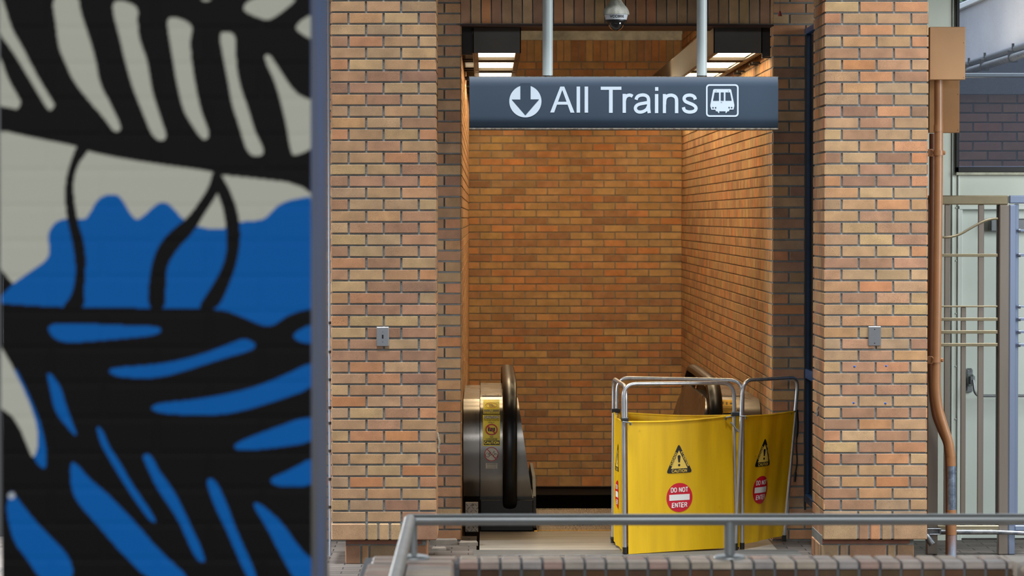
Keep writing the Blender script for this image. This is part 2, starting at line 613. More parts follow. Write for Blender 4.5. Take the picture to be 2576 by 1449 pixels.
# --- floor: clay pavers
fm = bpy.data.materials.new('clay_pavers'); fm.use_nodes = True
n = fm.node_tree; b = n.nodes['Principled BSDF']
t = n.nodes.new('ShaderNodeTexCoord')
br = n.nodes.new('ShaderNodeTexBrick')
br.inputs['Scale'].default_value = 1.0
br.inputs['Brick Width'].default_value = 0.205; br.inputs['Row Height'].default_value = 0.105
br.inputs['Mortar Size'].default_value = 0.004; br.inputs['Mortar Smooth'].default_value = 0.2
br.inputs['Color1'].default_value = rgba((94, 86, 80)); br.inputs['Color2'].default_value = rgba((74, 67, 62))
br.inputs['Mortar'].default_value = rgba((34, 30, 28))
n.links.new(t.outputs['Object'], br.inputs[0])
no = n.nodes.new('ShaderNodeTexNoise'); no.inputs['Scale'].default_value = 5; no.inputs['Detail'].default_value = 6
n.links.new(t.outputs['Object'], no.inputs[0])
mxx = n.nodes.new('ShaderNodeMixRGB'); mxx.blend_type = 'OVERLAY'; mxx.inputs[0].default_value = .5
n.links.new(br.outputs[0], mxx.inputs[1]); n.links.new(no.outputs[0], mxx.inputs[2])
n.links.new(mxx.outputs[0], b.inputs['Base Color'])
bp = n.nodes.new('ShaderNodeBump'); bp.inputs['Strength'].default_value = .8; bp.inputs['Distance'].default_value = .006
inv = n.nodes.new('ShaderNodeMath'); inv.operation = 'SUBTRACT'; inv.inputs[0].default_value = 1
n.links.new(br.outputs['Fac'], inv.inputs[1]); n.links.new(inv.outputs[0], bp.inputs['Height'])
n.links.new(bp.outputs[0], b.inputs['Normal']); b.inputs['Roughness'].default_value = .75
mb = MB()
mb.box((-9, -3, -.12), (9, YJ - .55, 0)); mb.box((-9, YJ - .55, -.12), (XL + .1, YJ + .3, 0)); mb.box((XR - .02, YJ - .55, -.12), (9, YJ + .3, 0))
mb.build('floor', fm, kind='structure')

# --- soffit over the recess and roof of the well
CONC = mat('concrete', (196, 198, 188), .85, col2=(140, 144, 134), vscale=5, bump=.4, bscale=30)
SOFF = mat('soffit_paint', (112, 106, 96), .8, var=.2)
mb = MB()
mb.box((-9, YP + .05, 3.50), (9, YJ + .02, 3.66))
mb.box((-9, YJ + .02, 3.60), (XL - .3, YJ + .5, 3.7))
mb.build('ceiling', SOFF, kind='structure')
mb = MB(); mb.box((-.9, YJ + .4, 3.96), (2.5, YF + .4, 4.1)); mb.build('ceiling', mat('well_ceiling_paint', (180, 174, 160), .85), kind='structure')
mb = MB(); mb.box((-11, -1.5, 7.0), (11, 14.9, 7.25)); mb.build('ceiling', mat('sun_block_roof_paint', (140, 138, 132), .85), kind='structure')  # unseen hall roof, added to keep the sun off parapet and floor

# --- brick front with jambs and soldier-course lintel
ZL = 2.015 + 18 * .0670       # underside of the lintel
rng = random.Random(3)
mb = MB()
DEP = .007
mb.cur = 1
mb.box((-3.0, YJ + DEP, 0.0), (XL, YJ + .40, 3.55)); mb.box((XR, YJ + DEP, 0.0), (X(2030, YJ) + .05, YJ + .40, 3.55))
mb.box((XL, YJ + DEP, ZL), (XR, YJ + .40, 3.96))
mb.cur = 0
vs = [2.015 + .0670 * k_ for k_ in range(18, -31, -1)]
rc = running(-2.9, XL, vs, ST, lambda i: XL - (.1 if i % 2 == 0 else .2))
rc += [(a, b_, c, d) for a, b_, c, d in running(-2.9, XL, [2.015 + .067 * k_ for k_ in range(24, 17, -1)], ST, lambda i: XL - (.1 if i % 2 == 0 else .2))]
rc += running(XR, X(2030, YJ) + .05, vs, ST, lambda i: XR + (.1 if i % 2 else .2))
rc += running(XR, X(2030, YJ) + .05, [2.015 + .067 * k_ for k_ in range(24, 17, -1)], ST, lambda i: XR + (.1 if i % 2 else .2))
u = XL
while u < XR - .02:
    rc.append((u + .004, ZL + .004, min(u + .0642 - .004, XR), ZL + .198)); u += .0642
mb.bricks((0, YJ + DEP, 0), (1, 0, 0), (0, 0, 1), rc, rng=rng)
# reveals of the opening (left and right return faces of the 0.4 m thick wall)
rr = running(YJ + .0, YJ + .40, vs, ST, lambda i: YJ + (.1 if i % 2 else .2))
mb.bricks((XL, 0, 0), (0, -1, 0), (0, 0, 1), [(-c, b_, -a, d) for a, b_, c, d in rr], depth=-.0, rng=rng)
mb.build('wall_front', [BRICK, MORTAR], kind='structure')

# steel angle under the lintel
mb = MB()
mb.box((XL, YJ - .012, ZL - .012), (XR, YJ + .47, ZL - .002))
mb.build('trim_1', mat('rusted_steel_angle', (58, 34, 24), .7, .3, var=.4, vscale=12), kind='structure')

# --- walls of the escalator well
def side_wall(name, x, sgn, seed):
    rng = random.Random(seed)
    mb = MB(); mb.cur = 1
    mb.box((x, YJ + .38, -4.2), (x + sgn * .25, YF + .2, 4.0))
    mb.cur = 0
    vs = [2.015 + .0670 * k_ for k_ in range(20, -90, -1)]
    rc = []
    for i in range(len(vs) - 1):
        uu = YJ + .0 + rng.uniform(-.2, 0)
        while uu < YF:
            L = ST if rng.random() < .55 else ST / 2
            lo, hi = max(uu, YJ + .0), min(uu + L, YF)
            if hi - lo > .03: rc.append((lo + .004, vs[i + 1] + .0045, hi - .004, vs[i] - .0045))
            uu += L
    uu = YJ
    while uu < YF:
        rc.append((uu + .004, vs[0] + .0045, uu + .063, vs[0] + .195)); uu += .067
    uu = YJ
    while uu < YF:
        rc.append((uu + .004, vs[0] + .205, uu + .2, vs[0] + .262)); rc.append((uu + .004, vs[0] + .272, uu + .2, vs[0] + .33)); uu += .2055
    if sgn < 0:   # left wall faces +X
        mb.bricks((x, 0, 0), (0, 1, 0), (0, 0, 1), rc, depth=.006, rng=rng)
    else:
        mb.bricks((x, 0, 0), (0, -1, 0), (0, 0, 1), [(-c, b_, -a, d) for a, b_, c, d in rc], depth=.006, rng=rng)
    return mb.build(name, [BRICKW, MORTARW], kind='structure')


side_wall('wall_left', XL - .0, -1, 11)
side_wall('wall_right', XR + .0, 1, 12)

rng = random.Random(21)
mb = MB(); mb.cur = 1
mb.box((XL - .1, YF + .006, -.44), (XR + .1, YF + .3, 3.634))
mb.cur = 0
CF = .0675
vs = [2.02 + CF * k_ for k_ in range(21, -36, -1)] + [-.44]
rc = running(XL, XR, vs, .2055, lambda i: -.0508 if i % 2 == 1 else -.0508 + .1027)
u = XL
while u < XR:
    rc.append((u + .004, vs[0] + .005, u + .0625, vs[0] + .196)); u += .0668
mb.bricks((0, YF + .006, 0), (1, 0, 0), (0, 0, 1), rc, depth=.006, rng=rng)
mb.build('wall_back', [BRICKW, MORTARW], kind='structure')
mb = MB()
mb.box((XL - .1, YF - .02, 3.634), (XR + .1, YF + .3, 3.97))
mb.build('trim_2', CONC, kind='structure')

# dark sloping shaft below the end wall
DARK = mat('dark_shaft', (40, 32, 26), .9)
mb = MB()
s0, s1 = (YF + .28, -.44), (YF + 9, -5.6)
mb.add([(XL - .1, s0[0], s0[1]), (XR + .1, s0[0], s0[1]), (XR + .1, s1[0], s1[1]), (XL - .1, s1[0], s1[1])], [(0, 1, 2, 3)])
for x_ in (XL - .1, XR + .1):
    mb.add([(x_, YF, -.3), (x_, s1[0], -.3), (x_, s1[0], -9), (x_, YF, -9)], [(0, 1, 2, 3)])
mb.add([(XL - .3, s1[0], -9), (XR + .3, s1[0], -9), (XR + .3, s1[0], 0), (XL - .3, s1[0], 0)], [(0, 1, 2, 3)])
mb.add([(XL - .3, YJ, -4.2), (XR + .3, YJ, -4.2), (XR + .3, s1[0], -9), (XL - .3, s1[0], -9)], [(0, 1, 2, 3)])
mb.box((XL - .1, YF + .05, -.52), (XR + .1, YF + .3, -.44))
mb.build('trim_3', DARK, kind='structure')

# --- brick pillars beside the opening
ctrl_n = [-2, 0, 14, 25, 26, 39, 43, 44]
ctrl_y = [-27, 31.2, 441, 765, 793.5, 1169.2, 1285.2, 1314.5]


def pillar(px0, px1, label, nm, base0, base1, seed):
    rng = random.Random(seed)
    Yf = YP
    x0, x1 = X(px0, Yf), X(px1, Yf)
    w = x1 - x0
    root = thing(nm, label, 'pillar', ((x0 + x1) / 2, (YP + YPB) / 2, 0))
    vs = [Z(float(np.interp(i, ctrl_n, ctrl_y)), Yf) for i in range(-2, 45)]
    top = vs[0] + .0
    z_cap = Z(1358.5, Yf)
    vs = [3.52, 3.45] + [v for v in vs]
    mb = MB(); mb.cur = 1
    mb.box((x0 + DEP, Yf + DEP, vs[-1]), (x1 - DEP, YPB - DEP, 3.62))
    mb.cur = 0
    st = w / 3 + .0
    st = (w + .0) / 3
    def jf(lo, hi, odd):
        return lo + ((hi - lo) / 3 if odd else (hi - lo) / 6)
    rc = running(x0, x1, vs, w / 3, lambda i: x0 + (0 if i % 2 == 1 else w / 6))
    # make row 25-26 (index 27+2) the three-stretcher row
    mb.bricks((0, Yf + DEP, 0), (1, 0, 0), (0, 0, 1), rc, rng=rng)
    d = YPB - Yf
    rl = running(Yf, YPB, vs, d / 3, lambda i: Yf + (d / 6 if i % 2 == 0 else 0))
    mb.bricks((x0 + DEP, 0, 0), (0, -1, 0), (0, 0, 1), [(-c, b_, -a, dd) for a, b_, c, dd in rl], rng=rng)
    mb.bricks((x1 - DEP, 0, 0), (0, 1, 0), (0, 0, 1), rl, rng=rng)
    mb.bricks((0, YPB - DEP, 0), (-1, 0, 0), (0, 0, 1), [(-c, b_, -a, dd) for a, b_, c, dd in rc], rng=rng)
    mb.build('shaft', [BRICK, MORTAR], root)
    # thicker bottom course: stretcher, three headers on edge, stretcher
    mb = MB(); mb.cur = 1
    zt = vs[-1]
    mb.box((x0 + .004, Yf + .004, z_cap + .006), (x1 - .004, YPB - .004, zt))
    mb.cur = 0
    s = w / 3
    us = [x0 - .002, x0 + s * 1.0, x0 + s * 1.333, x0 + s * 1.667, x0 + s * 2, x1 + .002]
    for i in range(5):
        mb.tone = [v * .97 for v in tone(rng)]
        mb.box((us[i] + (.005 if i else 0), Yf - .004, z_cap), (us[i + 1] - (.005 if i < 4 else 0), Yf + .09, zt - .005), .006)
    for sx_ in (0, 1):
        yy = [Yf + .093, Yf + .20, Yf + .31, Yf + .42, YPB]
        for i in range(4):
            mb.tone = tone(rng)
            xa = x0 - .004 if sx_ == 0 else x1 - .09
            mb.box((xa, yy[i] + .004, z_cap), (xa + .094, yy[i + 1] - .004, zt - .005), .006)
    mb.build('bottom_course', [BRICK, MORTAR], root)
    # recessed foot
    mb = MB(); mb.cur = 1
    a0, a1 = X(base0, Yf + .03), X(base1, Yf + .03)
    mb.box((a0 + .006, Yf + .04, 0), (a1 - .006, YPB - .05, z_cap + .02))
    mb.cur = 0
    zz0 = Z(1372, Yf + .03)
    n_ = 7
    seq = [.1, .05, .2055, .05, .1]
    tot = sum(seq); u = a0
    for L in seq:
        L = L / tot * (a1 - a0)
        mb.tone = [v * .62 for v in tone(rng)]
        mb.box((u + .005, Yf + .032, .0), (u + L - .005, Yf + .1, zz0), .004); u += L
    u = Yf + .1
    while u < YPB - .1:
        mb.tone = tone(rng)
        mb.box((a0, u + .005, 0), (a0 + .08, u + .1, zz0), .004); mb.box((a1 - .08, u + .005, 0), (a1, u + .1, zz0), .004); u += .105
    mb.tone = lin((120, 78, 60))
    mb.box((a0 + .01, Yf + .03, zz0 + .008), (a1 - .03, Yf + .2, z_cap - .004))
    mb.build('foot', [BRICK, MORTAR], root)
    return root


pillar(833, 1097.5, 'tan brick pillar left of the opening, with a toggle switch plate on it', 'brick_pillar', 866, 1074, 5)
pillar(2073.5, 2334, 'tan brick pillar right of the opening, with a blank metal plate on it', 'brick_pillar', 2066, 2304, 6)

# --- blue framed glazed screen between right pillar and brick front
BLUE = mat('blue_painted_frame', (40, 76, 118), .4, .2, var=.3, vscale=15)
GLD = mat('dark_screen_glass', (8, 10, 12), .08, spec=.8)
mb = MB()
xb = 2.0
zt = Z(72, YJ)
mb.box((xb - .012, YJ - .05, .3), (xb + .03, YJ - .005, zt), .003)
mb.box((xb - .012, YPB + .0, zt - .035), (xb + .03, YJ - .05, zt), .003)
mb.box((xb - .012, YPB + .0, 1.02), (xb + .03, YJ - .05, 1.08), .003)
mb.box((xb - .012, YPB + .0, .25), (xb + .03, YJ - .02, .30), .003)
w2 = mb.build('window_2', BLUE, kind='structure')
mb = MB(); mb.box((xb + .008, YPB, .3), (xb + .016, YJ - .05, zt - .03))
mb.build('pane', GLD, w2)
mb = MB()
mb.box((xb - .016, YJ - .064, .2), (xb - .004, YJ - .05, zt - .04))
mb.build('window_gasket', BLACKP, w2)

# --- pale panelled wall on the right with door and window
YW = 18.62
PAN = mat('pale_green_painted_panel', (184, 190, 178), .55, var=.06, vscale=3)
PANT = mat('pale_trim_paint', (190, 197, 190), .45)
mb = MB()
xw0 = X(2030, YJ) + .03
wx = X(2402, YW)                # window left
dz1 = Z(441, YW)
dx0, dx1 = X(2421, YW), X(2421, YW) + .95
dzt = Z(527, YW)
mb.box((xw0, YW, 0.0), (wx, YW + .12, 3.52))
mb.box((wx, YW, dzt), (6.5, YW + .12, dz1))
mb.box((wx, YW, 0), (dx0, YW + .12, dzt)); mb.box((dx1, YW, 0), (6.5, YW + .12, dzt))
mb.build('wall_panelled', PAN, kind='structure')
mb = MB()
for px in (2396, 2411):
    x_ = X(px, YW)
    mb.box((x_ - .006, YW - .012, 0), (x_ + .006, YW, dz1 if px > 2400 else 3.5), .003)
x_ = X(2432, YW)
for zz in np.arange(.1, dz1, .33):
    for px in (2405.5,):
        c = (X(px, YW), YW - .001, float(zz)); mb.lathe(c, [(.006, 0), (.005, .004), (.002, .006)], 10, 'Y')
mb.box((dx0 - .03, YW - .01, 0), (dx0 - .0, YW + .02, dzt - .001), .003)
mb.box((dx0 - .032, YW - .012, dzt), (dx1 + .032, YW + .02, dzt + .025), .003)
mb.build('trim_4', PANT, kind='structure')
# door leaf set back in its frame
DOORM = mat('pale_door_paint', (186, 194, 186), .5, var=.05, vscale=2)
dd = MB(); dd.box((dx0, YW + .05, .008), (dx1, YW + .09, dzt), .002)
door = dd.build('door_1', DOORM, kind='structure')
mb = MB()
cx = X(2490, YW); mb.box((cx, YW - .02, Z(583, YW)), (cx + .28, YW + .05, Z(550, YW)), .008)
mb.box((cx + .004, YW - .03, Z(580, YW)), (cx + .014, YW - .01, Z(553, YW)), .003)
mb.build('door_closer', mat('grey_closer', (120, 124, 126), .4, .5), door)
mb = MB()
a = at(2432, 927, YW); c = at(2449, 988, YW)
mb.box((a.x, YW + .02, c.z), (c.x, YW + .05, a.z), .008)
mb.box((a.x + .003, YW - .06, c.z + .045), (c.x + .002, YW + .02, a.z - .035), .012)
for q in (a.z - .016, c.z + .016):
    for xx in (a.x + .010, c.x - .010):
        mb.lathe((xx, YW + .02, q), [(.005, 0), (.004, .003)], 10, 'Y')
pb = mb.build('panic_bar', mat('satin_chrome', (170, 174, 178), .28, .95), door)
mb = MB()
p = [Vector((a.x + .03, YW - .06, a.z - .07)), Vector((a.x + .035, YW - .09, c.z + .01)), Vector((c.x + .01, YW - .10, Z(994, YW))), Vector((dx1 - .1, YW - .10, Z(994, YW)))]
mb.tube(bend(p, .03), .0095, 14)
mb.build('push_rod', MATS['satin_chrome'], pb)
# window: black frame, dusty pane
FR = mat('black_window_frame', (18, 18, 18), .35)
wz = Z(433, YW)
mb = MB()
mb.box((wx, YW - .035, wz), (X(2410, YW), YW + .10, 3.55), .003)
mb.box((wx, YW - .035, wz), (6.5, YW + .10, wz + .033), .003)
win = mb.build('window_1', FR, kind='structure')
mb = MB(); mb.box((wx, YW - .045, Z(440.5, YW)), (6.5, YW + .02, wz - .001), .003)
mb.build('window_sill', mat('worn_sill', (168, 168, 148), .6, var=.3, vscale=20), win)
gm = bpy.data.materials.new('dusty_glass'); gm.use_nodes = True
n = gm.node_tree; n.nodes.remove(n.nodes['Principled BSDF'])
out = n.nodes['Material Output']
tr = n.nodes.new('ShaderNodeBsdfTransparent'); tr.inputs[0].default_value = (.86, .9, .95, 1)
df = n.nodes.new('ShaderNodeBsdfDiffuse'); df.inputs[0].default_value = (.62, .68, .82, 1)
gl = n.nodes.new('ShaderNodeBsdfGlossy'); gl.inputs['Roughness'].default_value = .05
t = n.nodes.new('ShaderNodeTexCoord')
nn_ = n.nodes.new('ShaderNodeTexNoise'); nn_.inputs['Scale'].default_value = 420; nn_.inputs['Detail'].default_value = 3
n.links.new(t.outputs['Object'], nn_.inputs[0])
rmp = n.nodes.new('ShaderNodeValToRGB')
rmp.color_ramp.elements[0].position = .6; rmp.color_ramp.elements[0].color = (.025, .025, .03, 1)
rmp.color_ramp.elements[1].position = .82; rmp.color_ramp.elements[1].color = (.40, .40, .42, 1)
n.links.new(nn_.outputs[0], rmp.inputs[0])
ms = n.nodes.new('ShaderNodeMixShader'); n.links.new(rmp.outputs[0], ms.inputs[0]); n.links.new(tr.outputs[0], ms.inputs[1]); n.links.new(df.outputs[0], ms.inputs[2])
ms2 = n.nodes.new('ShaderNodeMixShader'); ms2.inputs[0].default_value = .02
n.links.new(ms.outputs[0], ms2.inputs[1]); n.links.new(gl.outputs[0], ms2.inputs[2]); n.links.new(ms2.outputs[0], out.inputs[0])
mb = MB(); mb.box((X(2409, YW), YW + .03, wz + .02), (6.5, YW + .036, 3.55))
mb.build('pane', gm, win)
GASK = mat('grey_gasket', (104, 112, 140), .6)
mb = MB(); mb.box((X(2409.6, YW), YW + .02, wz + .03), (X(2411.2, YW), YW + .03, 3.55)); mb.box((X(2409.6, YW), YW + .02, wz + .031), (6.5, YW + .03, wz + .038))
mb.build('glazing_seal', GASK, win)

# --- outside, seen through the window
rng = random.Random(33)
YO = 20.95
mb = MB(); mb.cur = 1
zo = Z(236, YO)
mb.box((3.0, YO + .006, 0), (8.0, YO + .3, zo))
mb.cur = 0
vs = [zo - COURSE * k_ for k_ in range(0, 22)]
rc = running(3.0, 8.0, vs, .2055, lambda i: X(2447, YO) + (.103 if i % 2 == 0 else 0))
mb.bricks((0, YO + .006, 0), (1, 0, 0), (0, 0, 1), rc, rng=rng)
mb.build('wall_outside', [BRICKD, mat('outside_mortar', (20, 22, 30), .9)], kind='structure')  # mortar colour darkened for the same shade
SL = mat('slate_blue_fascia', (40, 46, 58), .7, var=.15, vscale=4)
mb = MB(); mb.box((2.7, 28.0, 0), (9.0, 28.3, 3.72)); mb.build('trim_5', SL, kind='structure')
LG = mat('light_grey_metal', (98, 101, 102), .5, .3)
mb = MB(); mb.box((3.2, YO - .05, Z(194, YO)), (8, YO + .1, Z(184, YO)), .004)
o = mb.build('steel_beam', LG); origin(o, (5.5, YO, Z(194, YO))); tag(o, 'thin grey horizontal steel beam above the dark red bricks seen through the window', 'beam')
# canopy edge running towards the viewer
XC = 4.12
FAS = mat('pale_lilac_canopy_panel', (190, 192, 200), .6, var=.12, vscale=1.2)
mb = MB()
prof_y = [14, 29]
z0c = 3.335
mb.box((XC, 19.2, z0c), (XC + .10, 29, z0c + .48))
can = thing('canopy_edge', 'pale lilac canopy edge rising outside behind the window glass', 'canopy', (XC, 24, z0c))
mb.build('canopy_panel', FAS, can)
mb = MB(); mb.box((XC - .03, 19.2, z0c + .48), (XC + .12, 29, z0c + .53), .005); mb.build('canopy_trim', mat('white_trim', (225, 230, 232), .5), can)
for i, (xx, zz, rr_, mt, lb) in enumerate(((4.06, 3.250, .030, GALV, 'lower light grey pipe clipped under the canopy edge, seen through the window'),
                                      (4.085, 3.318, .026, mat('dark_grey_pipe', (78, 82, 88), .5, .3), 'upper dark grey pipe clipped along the canopy edge, seen through the window'))):
    mb = MB(); mb.tube([(xx, 19.3, zz), (xx, 27, zz)], rr_, 14)
    root = thing('conduit_pipe', lb, 'pipe', (xx, 23, zz - rr_))
    mb.build('pipe', mt, root)
    if i == 0:
        for yy in (22.0, 23.0, 24.3, 25.1):
            mb = MB(); mb.box((xx - rr_ - .006, yy - .012, zz - rr_ - .006), (xx + rr_ + .006, yy + .012, zz + rr_ + .03), .003)
            mb.box((xx - .006, yy - .006, zz + .03), (xx + .012, yy + .006, zz + .11))
            mb.build('pipe_clamp', BLACKP, root)
LEAF = mat('outdoor_leaves', (96, 130, 84), .7, col2=(50, 84, 50), vscale=9)
rng = random.Random(8)
mb = MB()
for i in range(900):
    c = Vector((rng.uniform(4.2, 7.5), rng.uniform(30, 31.5), rng.uniform(3.4, 6.2)))
    a_ = Vector((rng.uniform(-1, 1), rng.uniform(-1, 1), rng.uniform(-1, 1))).normalized() * .10
    b_ = a_.cross(Vector((rng.uniform(-1, 1), rng.uniform(-1, 1), 1))).normalized() * .05
    mb.add([c - a_, c + b_, c + a_, c - b_], [(0, 1, 2, 3)])
tr_ = thing('tree', 'green leafy tree beyond the canopy, seen at the window top', 'tree', (5.8, 30.8, 0))
mb.build('foliage', LEAF, tr_)
mb = MB(); mb.tube([(5.8, 30.8, 0), (5.75, 30.8, 2), (5.9, 30.8, 4)], [.14, .12, .06], 10); mb.build('trunk', mat('bark', (80, 66, 54), .9), tr_)

# ================================================================== mural pillar in the foreground
YM = 5.67
MD = .62
mx0 = X(1, YM); mx1 = X(782, YM)
mcol = {'black': lin((13, 10, 10)), 'blue': lin((0, 92, 168)), 'cream': lin((187, 186, 171)), 'white': lin((170, 175, 180))}


def zz(pts, oy=0): return [(a / 2.0, oy + b_ / 2.0) for a, b_ in pts]


def chaikin(p, it=2):
    for _ in range(it):
        q = []
        for i in range(len(p)):
            a_, b_ = p[i], p[(i + 1) % len(p)]
            q.append((a_[0] * .75 + b_[0] * .25, a_[1] * .75 + b_[1] * .25)); q.append((a_[0] * .25 + b_[0] * .75, a_[1] * .25 + b_[1] * .75))
        p = q
    return p


LAY = []
LAY.append(('cream', [(-20, 322), (75, 345), (192, 367), (212, 380), (350, 407), (530, 430), (552, 440), (590, 443), (800, 467), (800, 600), (-20, 800), (-20, 400)], 1))
LAY.append(('blue', [(-20, 757), (5, 745), (30, 715), (80, 680), (118, 655), (126, 630), (119, 595), (130, 568), (150, 552), (185, 550), (215, 553), (230, 530), (245, 500), (275, 487), (300, 492), (315, 515), (335, 550), (352, 552), (385, 520), (408, 506), (430, 516), (462, 555), (500, 572), (560, 579), (600, 557), (655, 555), (672, 545), (700, 514), (740, 500), (800, 492), (800, 776), (760, 780), (720, 795), (695, 815), (672, 822), (645, 813), (600, 793), (550, 776), (280, 774), (150, 773), (-20, 762)], 1))
trees = [
    [(195, 360), (178, 405), (165, 450), (163, 500), (168, 550), (180, 600), (189, 650), (190, 700), (180, 745), (150, 780), (214, 780), (212, 720), (217, 650), (210, 600), (196, 560), (186, 500), (185, 450), (197, 410), (228, 375)],
    [(537, 425), (525, 470), (500, 510), (470, 550), (430, 580), (400, 615), (385, 650), (375, 700), (370, 780), (416, 780), (417, 730), (418, 680), (430, 650), (460, 610), (490, 580), (510, 545), (540, 500), (556, 470), (560, 430)],
    [(548, 425), (575, 470), (595, 520), (603, 560), (605, 600), (600, 640), (590, 680), (575, 720), (548, 780), (494, 780), (520, 740), (545, 700), (562, 665), (570, 630), (571, 590), (566, 555), (560, 520), (548, 490), (535, 450)]]
for p in trees: LAY.append(('black', p, 1))
for p in ([(-20, -40), (10, -10), (18, 10), (60, 150), (110, 230), (190, 390), (265, 510), (275, 530), (255, 560), (235, 545), (150, 400), (60, 250), (-20, 150)],
          [(-30, 270), (0, 280), (40, 400), (100, 500), (105, 520), (90, 550), (60, 545), (-30, 528)],
          [(258, -30), (392, -30), (405, 60), (435, 150), (480, 290), (500, 420), (560, 530), (612, 640), (595, 665), (570, 660), (530, 600), (450, 510), (370, 410), (330, 320), (295, 240), (282, 130)],
          [(565, 8), (620, 2), (697, 36), (690, 100), (700, 200), (740, 300), (755, 400), (770, 480), (810, 600), (838, 680), (825, 710), (790, 705), (760, 670), (720, 570), (670, 450), (630, 310), (600, 180), (572, 80)],
          [(838, 95), (880, 82), (975, 125), (955, 200), (965, 320), (985, 440), (1010, 560), (1055, 670), (1040, 705), (1010, 695), (960, 620), (920, 550), (890, 420), (870, 300), (850, 180)],
          [(1102, 165), (1140, 158), (1188, 175), (1185, 300), (1205, 430), (1250, 550), (1280, 660), (1332, 760), (1310, 788), (1260, 783), (1230, 730), (1200, 620), (1165, 520), (1150, 420), (1125, 300)],
          [(1325, 290), (1350, 265), (1400, 340), (1450, 420), (1500, 480), (1600, 515), (1600, 735), (1480, 788), (1462, 760), (1440, 620), (1410, 500), (1380, 400)],
          [(1205, 48), (1280, -20), (1510, -20), (1440, 45), (1360, 103), (1310, 95)],
          [(1470, 132), (1600, 50), (1600, 215), (1530, 180)],
          [(1000, -10), (1070, -10), (1040, 14)]):
    LAY.append(('cream', zz(p), 1))
LAY.append(('blue', zz([(60, 370), (115, 470), (165, 580), (208, 690), (232, 800), (236, 905), (205, 905), (165, 850), (100, 600)], 725), 1))
for p in ([(236, 178), (400, 178), (700, 190), (812, 193), (805, 235), (600, 255), (400, 272), (310, 272), (255, 240)],
          [(540, 400), (800, 385), (1000, 340), (1180, 270), (1240, 248), (1312, 300), (1100, 360), (950, 410), (800, 452), (650, 452), (560, 438)],
          [(1462, 230), (1600, 165), (1600, 280), (1500, 272)],
          [(750, 582), (1000, 560), (1250, 510), (1430, 440), (1600, 355), (1600, 495), (1350, 580), (1200, 622), (1080, 640), (780, 632)],
          [(1165, 788), (1330, 720), (1600, 625), (1600, 770), (1400, 802), (1200, 820)],
          [(1345, 962), (1450, 920), (1600, 835), (1600, 995), (1400, 1003)],
          [(228, 405), (300, 480), (330, 580), (350, 640), (398, 765), (330, 690), (275, 620), (255, 520)],
          [(483, 685), (520, 720), (550, 800), (600, 870), (660, 980), (795, 1175), (760, 1182), (640, 1010), (550, 860), (500, 770)],
          [(712, 838), (757, 832), (800, 920), (870, 1010), (930, 1130), (1045, 1375), (1000, 1380), (960, 1310), (890, 1150), (790, 1010), (740, 900)],
          [(1030, 957), (1082, 957), (1140, 1080), (1190, 1220), (1310, 1480), (1250, 1480), (1150, 1240), (1080, 1100)],
          [(1262, 1078), (1312, 1083), (1430, 1190), (1500, 1300), (1600, 1395), (1600, 1500), (1500, 1500), (1400, 1320), (1340, 1200)],
          [(352, 866), (392, 890), (450, 960), (560, 1050), (700, 1200), (800, 1320), (990, 1490), (770, 1490), (600, 1320), (480, 1180), (390, 1080), (355, 1000)],
          [(55, 1010), (100, 1075), (200, 1200), (365, 1360), (365, 1490), (220, 1490), (120, 1340), (70, 1280), (35, 1150), (36, 1060)]):
    LAY.append(('blue', zz(p, 725), 1))
LAY.append(('cream', zz([(-30, 230), (0, 290), (50, 370), (100, 470), (150, 580), (187, 690), (192, 800), (165, 862), (140, 800), (100, 700), (50, 630), (-30, 585)], 725), 1))
LAY.append(('white', circ(29, 1247, 9), 0))


def inside(poly, px, py):
    x_ = np.array([p[0] for p in poly]); y_ = np.array([p[1] for p in poly])
    c = np.zeros(px.shape, bool)
    j = len(poly) - 1
    for i in range(len(poly)):
        cond = ((y_[i] > py) != (y_[j] > py)) & (px < (x_[j] - x_[i]) * (py - y_[i]) / (y_[j] - y_[i] + 1e-12) + x_[i])
        c ^= cond; j = i
    return c


nx_, nz_ = 330, 610
zb, zt_ = Z(1465, YM), Z(-20, YM)
gx = np.linspace(mx0, mx1, nx_); gz = np.linspace(zb, zt_, nz_)
# pixel position of every grid point of the painted face
fwd = CR.transposed()
PXg = np.zeros((nz_, nx_)); PYg = np.zeros((nz_, nx_))
Rm = np.array(CR).T
P3 = np.stack(np.meshgrid(gx, gz), -1)
dv = np.stack([P3[..., 0], np.full(P3[..., 0].shape, YM), P3[..., 1] - EYE], -1) @ Rm.T
PXg = W_PX / 2 - dv[..., 0] / dv[..., 2] * F; PYg = H_PX / 2 + dv[..., 1] / dv[..., 2] * F
colr = np.zeros((nz_, nx_, 3)); colr[:] = mcol['black']
for cn, poly, sm in LAY:
    pl = chaikin(poly, 2) if sm else poly
    colr[inside(pl, PXg, PYg)] = mcol[cn]
# mortar grooves
crs = 89.0 / F * YM; bw = 265.0 / F * YM
zref = Z(608, YM); xref = X(260, YM)
dep = np.zeros((nz_, nx_))
row = np.floor((P3[..., 1] - zref) / crs)
fz = (P3[..., 1] - zref) / crs - row
edge = np.minimum(fz, 1 - fz) * crs
shift = np.where(row.astype(int) % 2 == 0, bw / 2, 0)
fx = (P3[..., 0] - xref + shift) / bw; fx = fx - np.floor(fx)
edx = np.minimum(fx, 1 - fx) * bw
dep = np.where(np.minimum(edge, edx) < .006, .0007, 0.0)
dep[:, 0] = 0; dep[:, -1] = 0
verts = [(float(P3[i, j, 0]), float(YM + dep[i, j]), float(P3[i, j, 1])) for i in range(nz_) for j in range(nx_)]
faces = [(i * nx_ + j, i * nx_ + j + 1, (i + 1) * nx_ + j + 1, (i + 1) * nx_ + j) for i in range(nz_ - 1) for j in range(nx_ - 1)]
